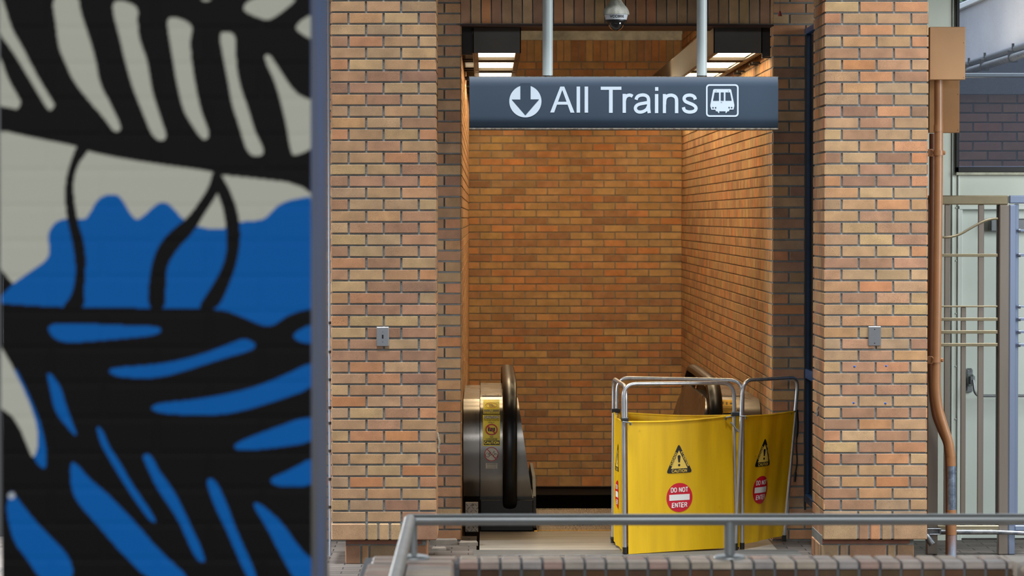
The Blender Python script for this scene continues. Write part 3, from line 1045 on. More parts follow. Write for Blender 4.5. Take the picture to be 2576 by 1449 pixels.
mp_ = thing('mural_pillar', 'foreground pillar painted with a black, blue and cream mural', 'pillar', ((mx0 + mx1) / 2, YM + MD / 2, 0))
me = bpy.data.meshes.new('painted_face')
lc = Vector(mp_.location)
me.from_pydata([(v[0] - lc.x, v[1] - lc.y, v[2] - lc.z) for v in verts], [], faces)
ca = me.color_attributes.new('paint', 'FLOAT_COLOR', 'POINT')
cc = np.ones((nz_ * nx_, 4)); cc[:, :3] = colr.reshape(-1, 3)
ca.data.foreach_set('color', cc.ravel())
pm = bpy.data.materials.new('mural_paint'); pm.use_nodes = True
n = pm.node_tree; b = n.nodes['Principled BSDF']; b.inputs['Roughness'].default_value = .6; b.inputs['Specular IOR Level'].default_value = .12
an = n.nodes.new('ShaderNodeAttribute'); an.attribute_name = 'paint'; n.links.new(an.outputs['Color'], b.inputs['Base Color'])
me.materials.append(pm)
o = bpy.data.objects.new('painted_face', me); COL.objects.link(o); o.parent = mp_
SIDEM = mat('weathered_blue_side_paint', (84, 142, 224), .5, col2=(122, 118, 116), vscale=2.2, stretch=(1, 1, .45), bump=.3, bscale=40)
mb = MB()
mb.box((mx0, YM + .012, 0), (mx1, YM + MD, 3.8))
mb.box((mx0, YM, 0), (mx1, YM + .02, zb)); mb.box((mx0, YM, zt_), (mx1, YM + .02, 3.8))
mb.build('pillar_core', SIDEM, mp_)

# thin clipped pole and light strip beside the left pillar
pr = thing('clipped_pole', 'thin pale grey pole with dark ring clips beside the left brick pillar', 'pole', (X(829.5, 17.8), 17.8, 0))
mb = MB(); xp = X(829.0, 17.8)
mb.tube([(xp, 17.8, 0), (xp - .004, 17.8, 3.5)], .0065, 10); mb.build('pole', mat('pale_grey_paint', (150, 162, 178), .5), pr)
for yy in (1025, 1064, 1134, 1205, 1275, 955, 885, 812):
    mb = MB(); mb.lathe((xp, 17.8, Z(yy, 17.8)), [(.0095, -.008), (.0095, .008)], 12); mb.build('ring_clip', BLACKP, pr)

# ================================================================== foreground parapet and railing
rng = random.Random(44)
YA = 9.40
zc = Z(1415.5, YA)
CAPB = mat('parapet_mortar', (136, 138, 142), .85)
par = thing('parapet', 'low brick parapet with a rounded brick cap across the foreground', 'low wall', (1.2, YA + .1, 0))
mb = MB(); mb.cur = 1
xa0, xa1 = X(908, YA + .1), X(1143, YA)
xb0 = X(2558, YA)
rb = .026
PT = [lin(c) for c in ((200, 184, 172), (196, 174, 160), (206, 192, 176), (200, 164, 148), (190, 180, 174), (206, 188, 166))]  # cap tones paler than the brick, sky sheen put into the colour
yb = YA + .195
mb.box((xa1, YA + rb, .0), (4.2, yb - .004, zc - .006))
mb.box((xa0 + .01, 7.0, 0), (xa1 - .006, yb - .004, zc - .006)); mb.box((xb0 + .006, 7.0, 0), (xb0 + .28, YA + .05, zc - .006))

mb.cur = 0
pitch = .0667
u = X(1152, YA)


def bull(mb, x0, x1, y0, y1, z0, z1, r, side):
    """cap brick with one rounded top edge; side: 'f' front (-Y), 'l' -X, 'r' +X"""
    a_ = [(r - r * math.cos(t_), r * math.sin(t_) - r) for t_ in [math.pi / 2 * i / 5 for i in range(6)]]
    if side == 'f':
        poly = [(y0, z0)] + [(y0 + p[0], z1 + p[1]) for p in a_] + [(y1, z1), (y1, z0)]
        mb.prism(poly, 'X', x0, x1)
    elif side == 'l':
        poly = [(x0, z0)] + [(x0 + p[0], z1 + p[1]) for p in a_] + [(x1, z1), (x1, z0)]
        mb.prism(poly, 'Y', y0, y1)
    else:
        poly = [(x1, z0)] + [(x1 - p[0], z1 + p[1]) for p in a_] + [(x0, z1), (x0, z0)]
        mb.prism(poly, 'Y', y0, y1)


def pt():
    c = rng.choice(PT); g = rng.uniform(1.0, 1.2); return [v * g for v in c]


while u < xb0 - .01:
    uu = min(u + pitch, xb0)
    mb.tone = pt(); bull(mb, u + .0045, uu - .0045, YA, YA + .092, zc - .021, zc, .014, 'f')
    mb.tone = pt(); mb.box((u + .005, YA + .102, zc - .03), (uu - .005, yb, zc), .004)
    u += pitch
u = 7.0
while u < YA - .04:
    mb.tone = pt(); bull(mb, xa0, xa0 + (xa1 - xa0) / 2 - .003, u + .005, u + pitch - .005, zc - .09, zc, .045, 'l')
    mb.tone = pt(); bull(mb, xa0 + (xa1 - xa0) / 2 + .003, xa1, u + .005, u + pitch - .005, zc - .06, zc, .02, 'r')
    mb.tone = pt(); bull(mb, xb0, xb0 + .14, u + .005, u + pitch - .005, zc - .06, zc, .02, 'l')
    mb.tone = pt(); bull(mb, xb0 + .146, xb0 + .28, u + .005, u + pitch - .005, zc - .06, zc, .02, 'r')
    u += pitch
u = YA - .0
mb.tone = pt(); mb.box((xa0 + .03, YA - .03, zc - .05), (xa1 - .002, YA + .09, zc), .01)
mb.tone = pt(); mb.box((xa0 + .03, YA + .1, zc - .05), (xa1 + .01, yb, zc), .01)
mb.tone = pt(); mb.box((xb0 - .01, YA - .03, zc - .05), (xb0 + .28, yb, zc), .01)
mb.build('cap', [brick_mat('smooth_cap_brick', 1.0, .32, .25), CAPB], par)
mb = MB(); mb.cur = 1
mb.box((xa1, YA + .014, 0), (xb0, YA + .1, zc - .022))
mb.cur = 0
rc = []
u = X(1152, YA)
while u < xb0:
    rc.append((u + .0045, zc - .215, min(u + pitch - .0045, xb0), zc - .025, [v * .42 for v in tone(rng)])); u += pitch  # front bricks darkened, the shade of this face put into their tone
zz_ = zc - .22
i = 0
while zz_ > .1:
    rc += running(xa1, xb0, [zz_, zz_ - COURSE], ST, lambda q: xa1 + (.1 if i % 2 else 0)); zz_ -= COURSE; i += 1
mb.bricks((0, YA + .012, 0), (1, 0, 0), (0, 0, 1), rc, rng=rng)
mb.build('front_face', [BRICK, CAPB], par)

RAILM = mat('brushed_grey_rail', (180, 184, 184), .42, .75, var=.15, vscale=10, stretch=(.2, 1, 1))
rl = thing('handrail', 'grey tubular metal handrail fixed on top of the foreground brick parapet', 'railing', (1.0, YA + .12, zc))
YR = YA + .12
zr = Z(1307.5, YR)
xc_ = X(1031, YR)
mb = MB()
mb.tube([(xc_, 7.0, zr), (xc_, YR, zr)], .0185, 20)
mb.tube([(xc_ - .0, YR, zr), (4.1, YR, zr)], .0185, 20)
mb.lathe((xc_, YR, zr), [(.004, -.019), (.0185, -.008), (.0185, .008), (.004, .019)], 20)
mb.build('top_tube', RAILM, rl)
for px in (1041, 1837, 2645):
    xx = X(px, YR)
    mb = MB(); mb.tube([(xx, YR, zc), (xx, YR, zr)], .0175 if px > 1100 else .010, 18); mb.build('post', RAILM, rl)
    mb = MB(); mb.lathe((xx, YR, zc), [(.05, 0), (.05, .006), (.044, .010), (.022, .014)], 28); mb.build('flange', RAILM, rl)

# ================================================================== overhead sign
YS = 17.50
SB = mat('slate_blue_sign', (52, 68, 86), .5, .0, var=.08, vscale=2)
SW = mat('white_sign_film', (208, 222, 236), .45)
sx0, sx1 = X(1181, YS), X(1957, YS)
st_, sb_ = Z(193.5, YS), Z(321.5, YS)
sg = thing('station_sign', 'blue-grey hanging sign reading All Trains with a down arrow', 'sign', ((sx0 + sx1) / 2, YS + .1, sb_))
r1 = .035
pf = [(YS, sb_ + .070), (YS + .0005, sb_ + .052), (YS + .003, sb_ + .036), (YS + .008, sb_ + .022), (YS + .016, sb_ + .009), (YS + .025, sb_), (YS + .18, sb_), (YS + .205, sb_ + .03), (YS + .205, st_ - .03), (YS + .18, st_), (YS + .017, st_), (YS + .012, st_ - .010), (YS + .0065, st_ - .024), (YS + .002, st_ - .038), (YS, st_ - .055)]
mb = MB(); mb.smooth = True; mb.prism(pf, 'X', sx0, sx1)
so = mb.build('sign_box', SB, sg); so.data.set_sharp_from_angle(angle=R(40))
mb = MB()
mb.box((sx0 - .003, YS + .02, st_), (sx1 + .003, YS + .19, st_ + .004)); mb.box((sx0 - .003, YS + .012, sb_ - .010), (sx1 + .003, YS + .19, sb_), .002)
mb.build('edge_strip', mat('dusty_strip', (150, 142, 130), .7, col2=(96, 84, 72), vscale=60), sg)


def fs(off):
    return lambda px, py: at(px, py, YS) + Vector((0, -off, 0))


def z1(p): return [(1270 + a_ / 10.304, 190 + b_ / 10.304) for a_, b_ in p]
def z2(p): return [(1510 + a_ / 9.908, 190 + b_ / 9.908) for a_, b_ in p]
def z3(p): return [(1760 + a_ / 14.49, 200 + b_ / 14.49) for a_, b_ in p]


art([z1(circ(532, 668, 417, 64))], fs(.0012)).build('arrow_disc', SW, sg)
art([z1([(402, 200), (668, 200), (668, 618), (888, 618), (532, 1030), (177, 622), (402, 622)])], fs(.002)).build('down_arrow', SB, sg)
L = []
L += [z1(p) for p in ([(1175, 958), (1278, 958), (1490, 370), (1540, 287), (1437, 287)], [(1702, 962), (1805, 962), (1540, 287), (1470, 287), (1487, 372)], rect(1330, 680, 1640, 755), rect(1860, 287, 1950, 962), rect(2068, 287, 2158, 962))]
L += [z2(p) for p in (rect(12, 278, 527, 358), rect(218, 300, 310, 930), rect(557, 457, 640, 930), rect(1362, 462, 1447, 936), rect(1366, 288, 1448, 382), rect(1560, 462, 1638, 936))]
L += [z2(p) for p in stroke([(600, 720), (600, 640), (620, 560), (662, 508), (720, 490), (765, 496), (806, 518)], 82, 6)]
L += [z2(p) for p in stroke([(1602, 720), (1604, 640), (1625, 560), (1680, 507), (1775, 492), (1855, 520), (1896, 580), (1903, 680), (1903, 800), (1903, 937)], 84, 6)]
L += [z2(p) for p in stroke([(892, 604), (912, 548), (960, 505), (1050, 485), (1130, 497), (1186, 540), (1204, 610), (1205, 720), (1206, 820), (1214, 890), (1222, 935)], 82, 6)]
L += [z2(p) for p in stroke([(1204, 668), (1100, 688), (990, 708), (912, 745), (876, 805), (892, 866), (940, 902), (1010, 910), (1090, 888), (1160, 838), (1200, 762)], 80, 6)]
L += [z2(p) for p in stroke([(2370, 598), (2345, 535), (2290, 500), (2215, 490), (2130, 510), (2090, 570), (2118, 640), (2200, 682), (2300, 722), (2370, 775), (2384, 832), (2340, 888), (2232, 910), (2135, 890), (2090, 850), (2072, 790)], 82, 6)]
L += [z2([(1178, 870), (1262, 935), (1180, 935)])]
art(L, fs(.0012)).build('lettering', SW, sg)
L = []
o_ = rrect(232, 172, 1420, 1360, 125); i_ = rrect(290, 232, 1362, 1302, 75)
for i in range(len(o_)):
    j = (i + 1) % len(o_); L.append(z3([o_[i], o_[j], i_[j], i_[i]]))
L.append(z3([(500, 365), (540, 348), (1110, 348), (1148, 370), (1262, 915), (1265, 960), (1235, 1095), (1085, 1097), (1072, 1160), (1010, 1160), (1005, 1190), (980, 1190), (980, 1222), (945, 1222), (945, 1160), (715, 1160), (715, 1225), (682, 1225), (680, 1190), (655, 1190), (655, 1160), (590, 1160), (575, 1103), (430, 1103), (388, 975), (390, 925), (488, 400)]))
art(L, fs(.0012)).build('train_symbol', SW, sg)
L = [z3(p) for p in ([(545, 475), (705, 475), (705, 775), (488, 775)], rrect(768, 470, 880, 775, 15), [(942, 470), (1108, 470), (1168, 772), (942, 772)], rect(765, 828, 818, 842))]
L += [z3(circ(x_, y_, r_, 16)) for x_, y_, r_ in ((600, 425, 13), (1048, 420, 13), (488, 1030, 28), (582, 1030, 28), (1075, 1024, 28), (1168, 1024, 28))]
for q_ in L: art([q_], fs(.002)).build('symbol_cutout', SB, sg)
POLEW = mat('pale_painted_pole', (196, 208, 210), .42, spots=((120, 118, 110), 60, .70, .7))
for px, tx in ((1377.5, 1377), (1764.8, 1764.5)):
    mb = MB(); xx = X(px, YS + .1)
    mb.tube([(xx, YS + .1, st_ - .02), (xx, YS + .1, 3.51)], .0305, 24)
    mb.build('hanger_pole', POLEW, sg)
    mb = MB(); mb.tube([(xx, YS + .1, st_ + .003), (xx, YS + .1, st_ + .012)], .0315, 20); mb.build('pole_collar', BLACKP, sg)

# ================================================================== CCTV dome
YC = 17.55
cx = X(1549.5, YC)
zt = Z(0, YC)
cc_ = thing('security_camera', 'hanging dome security camera marked VCC006 in front of the lintel', 'camera', (cx, YC, Z(78, YC)))
pxm = YC / F


def cz(y): return Z(y, YC)


z0_ = cz(37)
mb = MB()
mb.lathe((cx, YC, 0), [(33.5 * pxm, cz(37)), (33.4 * pxm, cz(33)), (32 * pxm, cz(27)), (29 * pxm, cz(21)), (23 * pxm, cz(14)), (17 * pxm, cz(6)), (13 * pxm, cz(0)), (11.5 * pxm, cz(-6)), (11 * pxm, cz(-20)), (11 * pxm, 3.51)], 36)
mb.build('pendant_cap', mat('dirty_white_cap', (178, 178, 168), .55, col2=(120, 118, 104), vscale=14, stretch=(1, 1, .35)), cc_)
mb = MB()
mb.lathe((cx, YC, 0), [(26.5 * pxm, cz(50)), (29.5 * pxm, cz(37.2))], 36)
bd = mb.build('housing', mat('white_housing', (205, 212, 220), .4), cc_)
zt0, zt1 = cz(46), cz(39)


def fcam(x_, z_):
    t_ = (z_ - cz(50)) / (cz(37.2) - cz(50)); rad = (26.5 + 3 * t_) * pxm + .0008
    a_ = x_ / rad
    return Vector((cx + rad * math.sin(a_), YC - rad * math.cos(a_), z_))


art(text('VCC006', 1.5 * pxm, zt0, zt1 - zt0, w=37 * pxm, bold=.2), fcam).build('camera_number', mat('black_ink', (12, 12, 14), .5), bd)
mb = MB()
mb.lathe((cx, YC, 0), [(23 * pxm, cz(57.5)), (26.8 * pxm, cz(55)), (26.8 * pxm, cz(50))], 36)
mb.build('lower_ring', BLACKP, cc_)
mb = MB()
pr_ = [(max(.5, 19.3 * math.cos(R(a_))) * pxm, cz(57.5 + 20.5 * math.sin(R(a_)))) for a_ in range(88, -1, -8)]
mb.lathe((cx, YC, 0), pr_, 32)
mb.build('dome', mat('smoked_dome', (12, 11, 12), .06, spec=.9, coat=.6), cc_)

# small red pull bell on a cord
YB = 18.3
bx = X(1961, YB)
rbn = thing('bell_pull', 'tiny red bell shaped pull hanging on a thin cord over the brick', 'pull', (bx, YB, Z(40, YB)))
mb = MB(); q_ = YB / F
mb.lathe((bx, YB, 0), [(5.5 * q_, Z(40, YB)), (4.6 * q_, Z(37, YB)), (4.2 * q_, Z(36, YB)), (3.6 * q_, Z(33, YB)), (3.2 * q_, Z(32, YB)), (2.2 * q_, Z(28, YB)), (1 * q_, Z(27, YB))], 16)
mb.build('bell', mat('faded_red', (150, 60, 56), .6), rbn)
mb = MB(); mb.tube([(bx, YB, Z(27, YB)), (bx, YB, 3.51)], .0012, 6); mb.build('cord', mat('cord', (110, 90, 70), .8), rbn)

# ================================================================== ceiling light fixtures in the well
LAMP = mat('lit_diffuser', (255, 250, 240), .5, emit=(1.0, .78, .48), strength=12.0)
zfb, zft = Z(133.5, 18.75), Z(62, 18.75)


def fixture(x0, x1, label, wall_x, sgn):
    root = thing('ceiling_light', label, 'light', ((x0 + x1) / 2, 18.75, zfb), 'linear ceiling lights over the escalator')
    mb = MB()
    t_ = .006
    y0, y1 = 18.75, 26.9
    mb.box((x0, y0, zfb), (x1, y0 + t_, zft)); mb.box((x0, y0, zft - .0), (x1, y1, zft + t_))
    mb.box((x0, y0, zfb), (x0 + t_, y1, zft)); mb.box((x1 - t_, y0, zfb), (x1, y1, zft)); mb.box((x0, y1 - t_, zfb), (x1, y1, zft))
    mb.build('housing', BRONZE, root)
    mb = MB()
    for xx in (x0 + t_, x1 - .034):
        mb.box((xx, y0 + t_, zfb + .002), (xx + .028, y1, zfb + .012), .002)
    mb.build('side_lip', BRONZE, root)
    ys = [(18.76, 19.62), (19.90, 21.02), (21.36, 22.50), (22.82, 24.0), (24.3, 25.5), (25.8, 26.85)]
    for i, (a_, b_) in enumerate(ys):
        mb = MB(); mb.box((x0 + .034, a_, zfb + .022), (x1 - .034, b_, zfb + .028)); mb.build('diffuser', LAMP, root)
        if i:
            c0 = ys[i - 1][1]; mb = MB()
            mb.box((x0 + .01, c0, zfb), (x1 - .01, c0 + .07, zfb + .03), .003); mb.box((x0 + .01, a_ - .07, zfb), (x1 - .01, a_, zfb + .03), .003)
            mb.box((x0 + .01, c0 + .07, zfb + .02), (x1 - .01, a_ - .07, zfb + .03))
            mb.build('crossbar', BRONZE, root)
    # dark bracket tray between housing and wall
    wa, wb = (wall_x, x0 - .001) if sgn < 0 else (x1 + .001, wall_x)
    mb = MB()
    zb1 = Z(137.5 if sgn < 0 else 145, 18.75)
    mb.box((wa, 18.76, zb1 + .01), (wb, 18.78, zft)); mb.box((wa, 18.76, zb1), (wb, 18.80, zb1 + .008))
    mb.box((wa, 18.8, zft - .06), (wb, 26.8, zft - .05))
    for yy in (19.45, 19.65, 20.6, 20.9, 21.9, 22.2, 23.4, 24.6):
        mb.box((wa, yy, zb1), (wb, yy + .05, zb1 + .012))
    mb.build('wall_bracket', mat('dark_bracket', (22, 18, 15), .6), root)
    return root


fixture(X(1189.5, 18.75), X(1310.5, 18.75), 'linear ceiling light on the left side of the well, above the arrow disc', XL + .001, -1)
fixture(X(1794.5, 18.75), X(1916.5, 18.75), 'linear ceiling light on the right side of the well, above the train symbol', XR - .001, 1)

# ================================================================== escalator
XM = (XL + XR) / 2
YN = 19.18


def frontY(z):
    """front outline of the newel: Y for a height"""
    zs = [0.0, .2, .35, .5, .62, .72, .79, .83, .85]
    ys = [.06, .03, .0, .0, .01, .035, .075, .12, .17]
    return YN + float(np.interp(z, zs, ys))


def side_prof(z_lo, top=.85, back=24.0, dy=0.0):
    p = []
    for i in range(22):
        z_ = z_lo + (top - z_lo) * i / 21
        p.append((frontY(z_ * .85 / top) + dy, z_))
    p.append((YN + .24 + dy, top + .003))
    yb_ = [(21.1, top), (21.4, top - .03), (21.8, top - .16), (22.3, top - .40)]
    for q in yb_: p.append(q)
    p.append((back, top - .40 - (back - 22.3) * .577)); p.append((back, z_lo - 1.9)); p.append((22.3, z_lo - 1.0)); p.append((20.9, z_lo))
    return p


def mapx(x, m):
    return x if m > 0 else 2 * XM - x


def newel(m, label):
    root = thing('escalator_balustrade', label, 'balustrade', (mapx(.14, m), YN + .5, 0))
    # main steel deck and front, on the wall side of the handrail
    mb = MB(); mb.smooth = True
    a_, b_ = sorted((mapx(-.033, m), mapx(.118, m)))
    mb.prism(side_prof(.20), 'X', a_, b_)
    deck = mb.build('steel_cladding', STEEL, root); deck.data.set_sharp_from_angle(angle=R(40))
    # inner leaning panel
    mb = MB(); mb.smooth = True
    def sk(p):
        t_ = max(0, min(1, (p[1] - .2) / .65))
        xi = mapx(.195, m); xo = mapx(.305 - .095 * t_, m)
        return (xi, xo) if m > 0 else (xo, xi)
    mb.prism(side_prof(.20, .845), 'X', 0, 1, skew=sk)
    mb.build('inner_panel', STEEL, root).data.set_sharp_from_angle(angle=R(40))
    # recess behind handrail
    mb = MB()
    a_, b_ = sorted((mapx(.118, m), mapx(.195, m)))
    mb.prism(side_prof(.0, .80, dy=.06), 'X', a_, b_)
    mb.build('handrail_guide', BLACKP, root)
    # outer cladding against the wall
    mb = MB(); mb.smooth = True
    a_, b_ = sorted((mapx(XL + .012, m), mapx(-.037, m)))
    mb.prism(side_prof(.22, .835, dy=.05), 'X', a_, b_)
    mb.build('outer_cladding', STEEL, root).data.set_sharp_from_angle(angle=R(40))
    # black base
    mb = MB()
    a_, b_ = sorted((mapx(-.035, m), mapx(.308, m)))
    mb.box((a_, YN - .005, .002), (b_, YN + 1.5, .205), .006)
    mb.box((a_, YN + .005, .205), (b_, YN + .6, .215))
    mb.build('base', BLACKP, root)
    # skirt brush
    mb = MB()
    a_, b_ = sorted((mapx(.310, m), mapx(.330, m)))
    mb.prism([(YN + .22, 0), (YN + .28, .2), (YN + .5, .31), (YN + 1.6, .31), (YN + 2.2, .2), (YN + 4, -1), (YN + 4, -1.4), (YN + 2, 0)], 'X', a_, b_)
    mb.build('skirt', mat('grey_skirt', (62, 62, 64), .5, .4), root)
    # handrail: flattened black belt round the newel end
    path = catmull([(YN + .10, .12), (YN - .03, .22), (YN - .075, .42), (YN - .06, .64), (YN + .02, .80), (YN + .17, .905), (YN + .40, .945), (YN + .9, .95), (YN + 1.9, .95), (YN + 2.2, .93), (YN + 2.8, .70), (YN + 4.6, -.34)], 8) if False else None
    pts = [(0, YN + .10, .12), (0, YN - .03, .20), (0, YN - .085, .40), (0, YN - .075, .62), (0, YN - .01, .79), (0, YN + .14, .90), (0, YN + .40, .945), (0, YN + .9, .95), (0, YN + 1.8, .95), (0, YN + 2.2, .92), (0, YN + 2.8, .66), (0, YN + 4.6, -.38)]
    pth = catmull(pts, 7)
    xc = mapx(.157, m)
    hw = .045
    sec = [(-hw, -.018), (-hw - .001, .0), (-hw + .006, .014), (-hw + .020, .021), (0, .024), (hw - .020, .021), (hw - .006, .014), (hw + .001, 0), (hw, -.018), (hw - .012, -.024), (-hw + .012, -.024)]
    vs_ = []; ns = len(sec)
    for i, p_ in enumerate(pth):
        t_ = (pth[min(i + 1, len(pth) - 1)] - pth[max(i - 1, 0)]).normalized()
        nrm = Vector((0, -t_.z, t_.y))   # outward of the loop
        for a2, b2 in sec: vs_.append((xc + a2, p_.y + nrm.y * b2, p_.z + nrm.z * b2))
    mb = MB(); mb.smooth = True
    mb.add(vs_, [(i * ns + j, i * ns + (j + 1) % ns, (i + 1) * ns + (j + 1) % ns, (i + 1) * ns + j) for i in range(len(pth) - 1) for j in range(ns)])
    mb.build('handrail', BLACK, root).data.set_sharp_from_angle(angle=R(32))
    # slot and bolts on the deck
    mb = MB()
    a_, b_ = sorted((mapx(-.02, m), mapx(.105, m)))
    mb.box((a_, YN + .27, .853), (b_, YN + .285, .857)); mb.build('deck_joint', mat('joint_metal', (70, 62, 55), .35, .9), deck)
    mb = MB(); mb.box((a_, YN + .30, .853), (b_, YN + .345, .8555)); mb.build('deck_joint', MATS['joint_metal'], deck)
    for q in (a_ + .02, b_ - .02): mb = MB(); mb.lathe((q, YN + .42, .853), [(.005, 0), (.004, .003)], 10); mb.build('screw', GALV, deck)
    return root, deck


nl, dl = newel(1, 'left escalator newel with black handrail, stuck with yellow caution stickers')
nr, dr = newel(-1, 'right escalator newel with black handrail, behind the yellow barrier')

# stickers on the left newel
YEL = mat('sticker_yellow', (250, 232, 50), .4)
INK = mat('sticker_black', (18, 18, 16), .45)
RED = mat('sticker_red', (186, 24, 36), .4)
WHT = mat('sticker_white', (214, 212, 200), .4)


def fn(off):
    def f(px, py):
        # place on the front outline of the newel
        p_ = at(px, py, YN)
        for _ in range(4):
            y_ = frontY(min(max(p_.z, 0), .85)); p_ = at(px, py, y_)
        return p_ + Vector((0, -off, off * .3))
    return f


def grid_rect(x0, y0, x1, y1, n_=10):
    return [rect(x0, y0 + (y1 - y0) * i / n_, x1, y0 + (y1 - y0) * (i + 1) / n_) for i in range(n_)]


def sy(p): return [(1200 + a_ / 6.5875, 980 + b_ / 6.5875) for a_, b_ in p]


def flip(polys, yc): return [[(a_, 2 * yc - b_) for a_, b_ in p] for p in polys]


def txt(s, xc, ytop, ybot, w, bold=.17, rot=0):
    """text in image-like (y down) coordinates"""
    h = ybot - ytop
    return [[(a_, ybot - b_) for a_, b_ in p] for p in text(s, xc, 0, h, w=w, bold=bold, rot=rot)]


def decal(parent, nm, layers, f, maxe=None):
    root = None
    for i, (nm2, m_, polys) in enumerate(layers):
        o = art(polys, f(.0020 + .0007 * i), maxe).build(nm2 if root else nm, m_, root or parent)
        if not root: root = o
    return root


decal(nl, 'caution_sticker', [
    ('x', YEL, [sy(p) for p in grid_rect(97, 422, 382, 936)]),
    ('banner', mat('worn_grey_banner', (140, 134, 100), .5), [sy(rect(112, 432, 372, 486))]),
    ('banner', INK, [sy(rect(112, 846, 376, 920))]),
    ('sticker_text', MATS['sticker_yellow'], [sy(p) for p in txt('CAUTION', 242, 856, 908, 238, .22)]),
    ('sticker_text', WHT, [sy(p) for p in txt('CAUTION', 240, 440, 480, 240, .2)]),
    ('sticker_text', INK, [sy(p) for p in txt('PASSENGERS', 240, 498, 522, 258, .16)]), ('sticker_text', INK, [sy(p) for p in txt('ONLY', 238, 536, 560, 100, .16)]), ('sticker_text', INK, [sy(p) for p in txt('NO', 240, 776, 802, 52, .16)]), ('sticker_text', INK, [sy(p) for p in txt('LUGGAGE', 242, 810, 838, 190, .16)]),
    ('luggage_symbol', INK, [sy(p) for p in (rect(182, 638, 205, 696), rect(212, 640, 262, 696), rect(270, 638, 296, 696))]),
    ('prohibition_ring', RED, [sy(p) for p in ring(240, 668, 102, 20, 40, 94) + stroke([(172, 604), (306, 736)], 20)]),
], fn)
decal(nl, 'wheelchair_sticker', [
    ('x', YEL, [sy(p) for p in grid_rect(103, 168, 372, 405, 6)]),
    ('banner', mat('worn_grey_banner', (140, 134, 100), .5), [sy(rect(112, 332, 366, 400))]),
    ('sticker_text', MATS['sticker_yellow'], [sy(p) for p in txt('NO', 240, 340, 364, 50, .18)]), ('sticker_text', MATS['sticker_yellow'], [sy(p) for p in txt('WHEELCHAIRS', 240, 370, 396, 240, .18)]),
    ('wheelchair_symbol', mat('faded_olive_ink', (150, 130, 60), .5), [sy(p) for p in ring(235, 268, 34, 8, 20, 24) + stroke([(205, 232), (215, 258), (262, 262), (290, 280)], 8)]),
    ('prohibition_ring', mat('faded_orange_ring', (206, 140, 60), .5), [sy(p) for p in ring(238, 262, 100, 9, 36, 44) + stroke([(160, 236), (312, 292)], 8)]),
], fn)
wheel = ring(176, 1086, 38, 7, 20) + ring(306, 1096, 36, 7, 20)
decal(nl, 'bicycle_sticker', [
    ('x', WHT, [sy(circ(240, 1072, 118, 36))]),
    ('bicycle_symbol', INK, [sy(p) for p in wheel + stroke([(176, 1086), (222, 1040), (282, 1034), (228, 1092), (176, 1086)], 5) + stroke([(306, 1096), (280, 1026)], 5) + stroke([(228, 1092), (208, 1028)], 5) + stroke([(196, 1024), (224, 1024)], 7) + stroke([(270, 1022), (290, 1024)], 6)]),
    ('prohibition_ring', RED, [sy(p) for p in ring(240, 1072, 118, 12, 44) + stroke([(164, 986), (316, 1158)], 13)]),
], fn)
decal(nl, 'permit_sticker', [('x', WHT, [sy(rect(145, 1222, 335, 1312))]),
                             ('printed_lines', mat('grey_ink', (110, 108, 100), .6), [sy(rect(158, y_, 322, y_ + (12 if i == 0 else 4))) for i, y_ in enumerate((1232, 1256, 1268, 1280, 1292, 1302))])], fn)

# notice on the right newel
def fr(off):
    def f(px, py):
        p_ = at(px, py, YN)
        for _ in range(4):
            y_ = frontY(min(max(p_.z, 0), .85)); p_ = at(px, py, y_)
        return p_ + Vector((0, -off, off * .3))
    return f


decal(nr, 'yellow_notice', [('x', mat('notice_amber', (240, 188, 30), .6), grid_rect(1810, 1006, 1853, 1039, 16)),
                            ('printed_lines', mat('notice_ink', (120, 96, 50), .6), [rect(1815, y_, 1848, y_ + 1.2) for y_ in (1022, 1025, 1028, 1031, 1034)] + [rect(1814, 1011, 1820, 1018), rect(1826, 1012, 1830, 1019), rect(1836, 1009, 1843, 1018)])], lambda o_: fr(o_ + .004))

# comb plate, landing and steps
LAND = mat('worn_landing_metal', (150, 144, 134), .6, .1, col2=(122, 116, 106), vscale=5, stretch=(.25, 4, 1), rvar=.1)
mb = MB()
mb.box((X(1206, 18.3), YJ - .52, -.06), (XR - .02, 19.16, .001)); mb.box((.34, 19.16, -.06), (2 * XM - .34, 19.195, .001))
lp = mb.build('landing_plate', LAND)
origin(lp, (XM, 18.6, 0)); tag(lp, 'worn beige metal landing plate in front of the escalator steps', 'plate')
mb = MB(); mb.box((X(1190, 18.05), YJ - .80, -.02), (XR + .1, YJ - .522, .004), .002)
o = mb.build('threshold_strip', mat('dark_steel_strip', (84, 84, 82), .6, .1, var=.3, vscale=8, stretch=(.3, 1, 1))); origin(o, (XM, YJ - .57, 0)); tag(o, 'dark grey metal threshold strip along the front of the landing plate', 'strip')
STEP = mat('ribbed_step_metal', (150, 136, 120), .5, .5)
COMB = mat('brass_comb', (222, 180, 70), .5, .0)
xs0, xs1 = .335, 2 * XM - .335
es = thing('escalator_steps', 'ribbed escalator steps with brass comb teeth going down between the newels', 'escalator', (XM, 19.3, -.02))
mb = MB()
mb.box((xs0 - .02, 19.20, -.05), (xs1 + .02, 19.30, -.006))
u = xs0
while u < xs1:
    mb.add([(u, 19.20, .004), (u + .0045, 19.20, .004), (u + .0038, 19.34, -.006), (u + .0008, 19.34, -.006), (u, 19.22, -.012), (u + .0045, 19.22, -.012)], [(0, 1, 2, 3), (0, 3, 4), (1, 5, 2), (0, 4, 5, 1)])
    u += .0086
mb.build('comb', COMB, es)
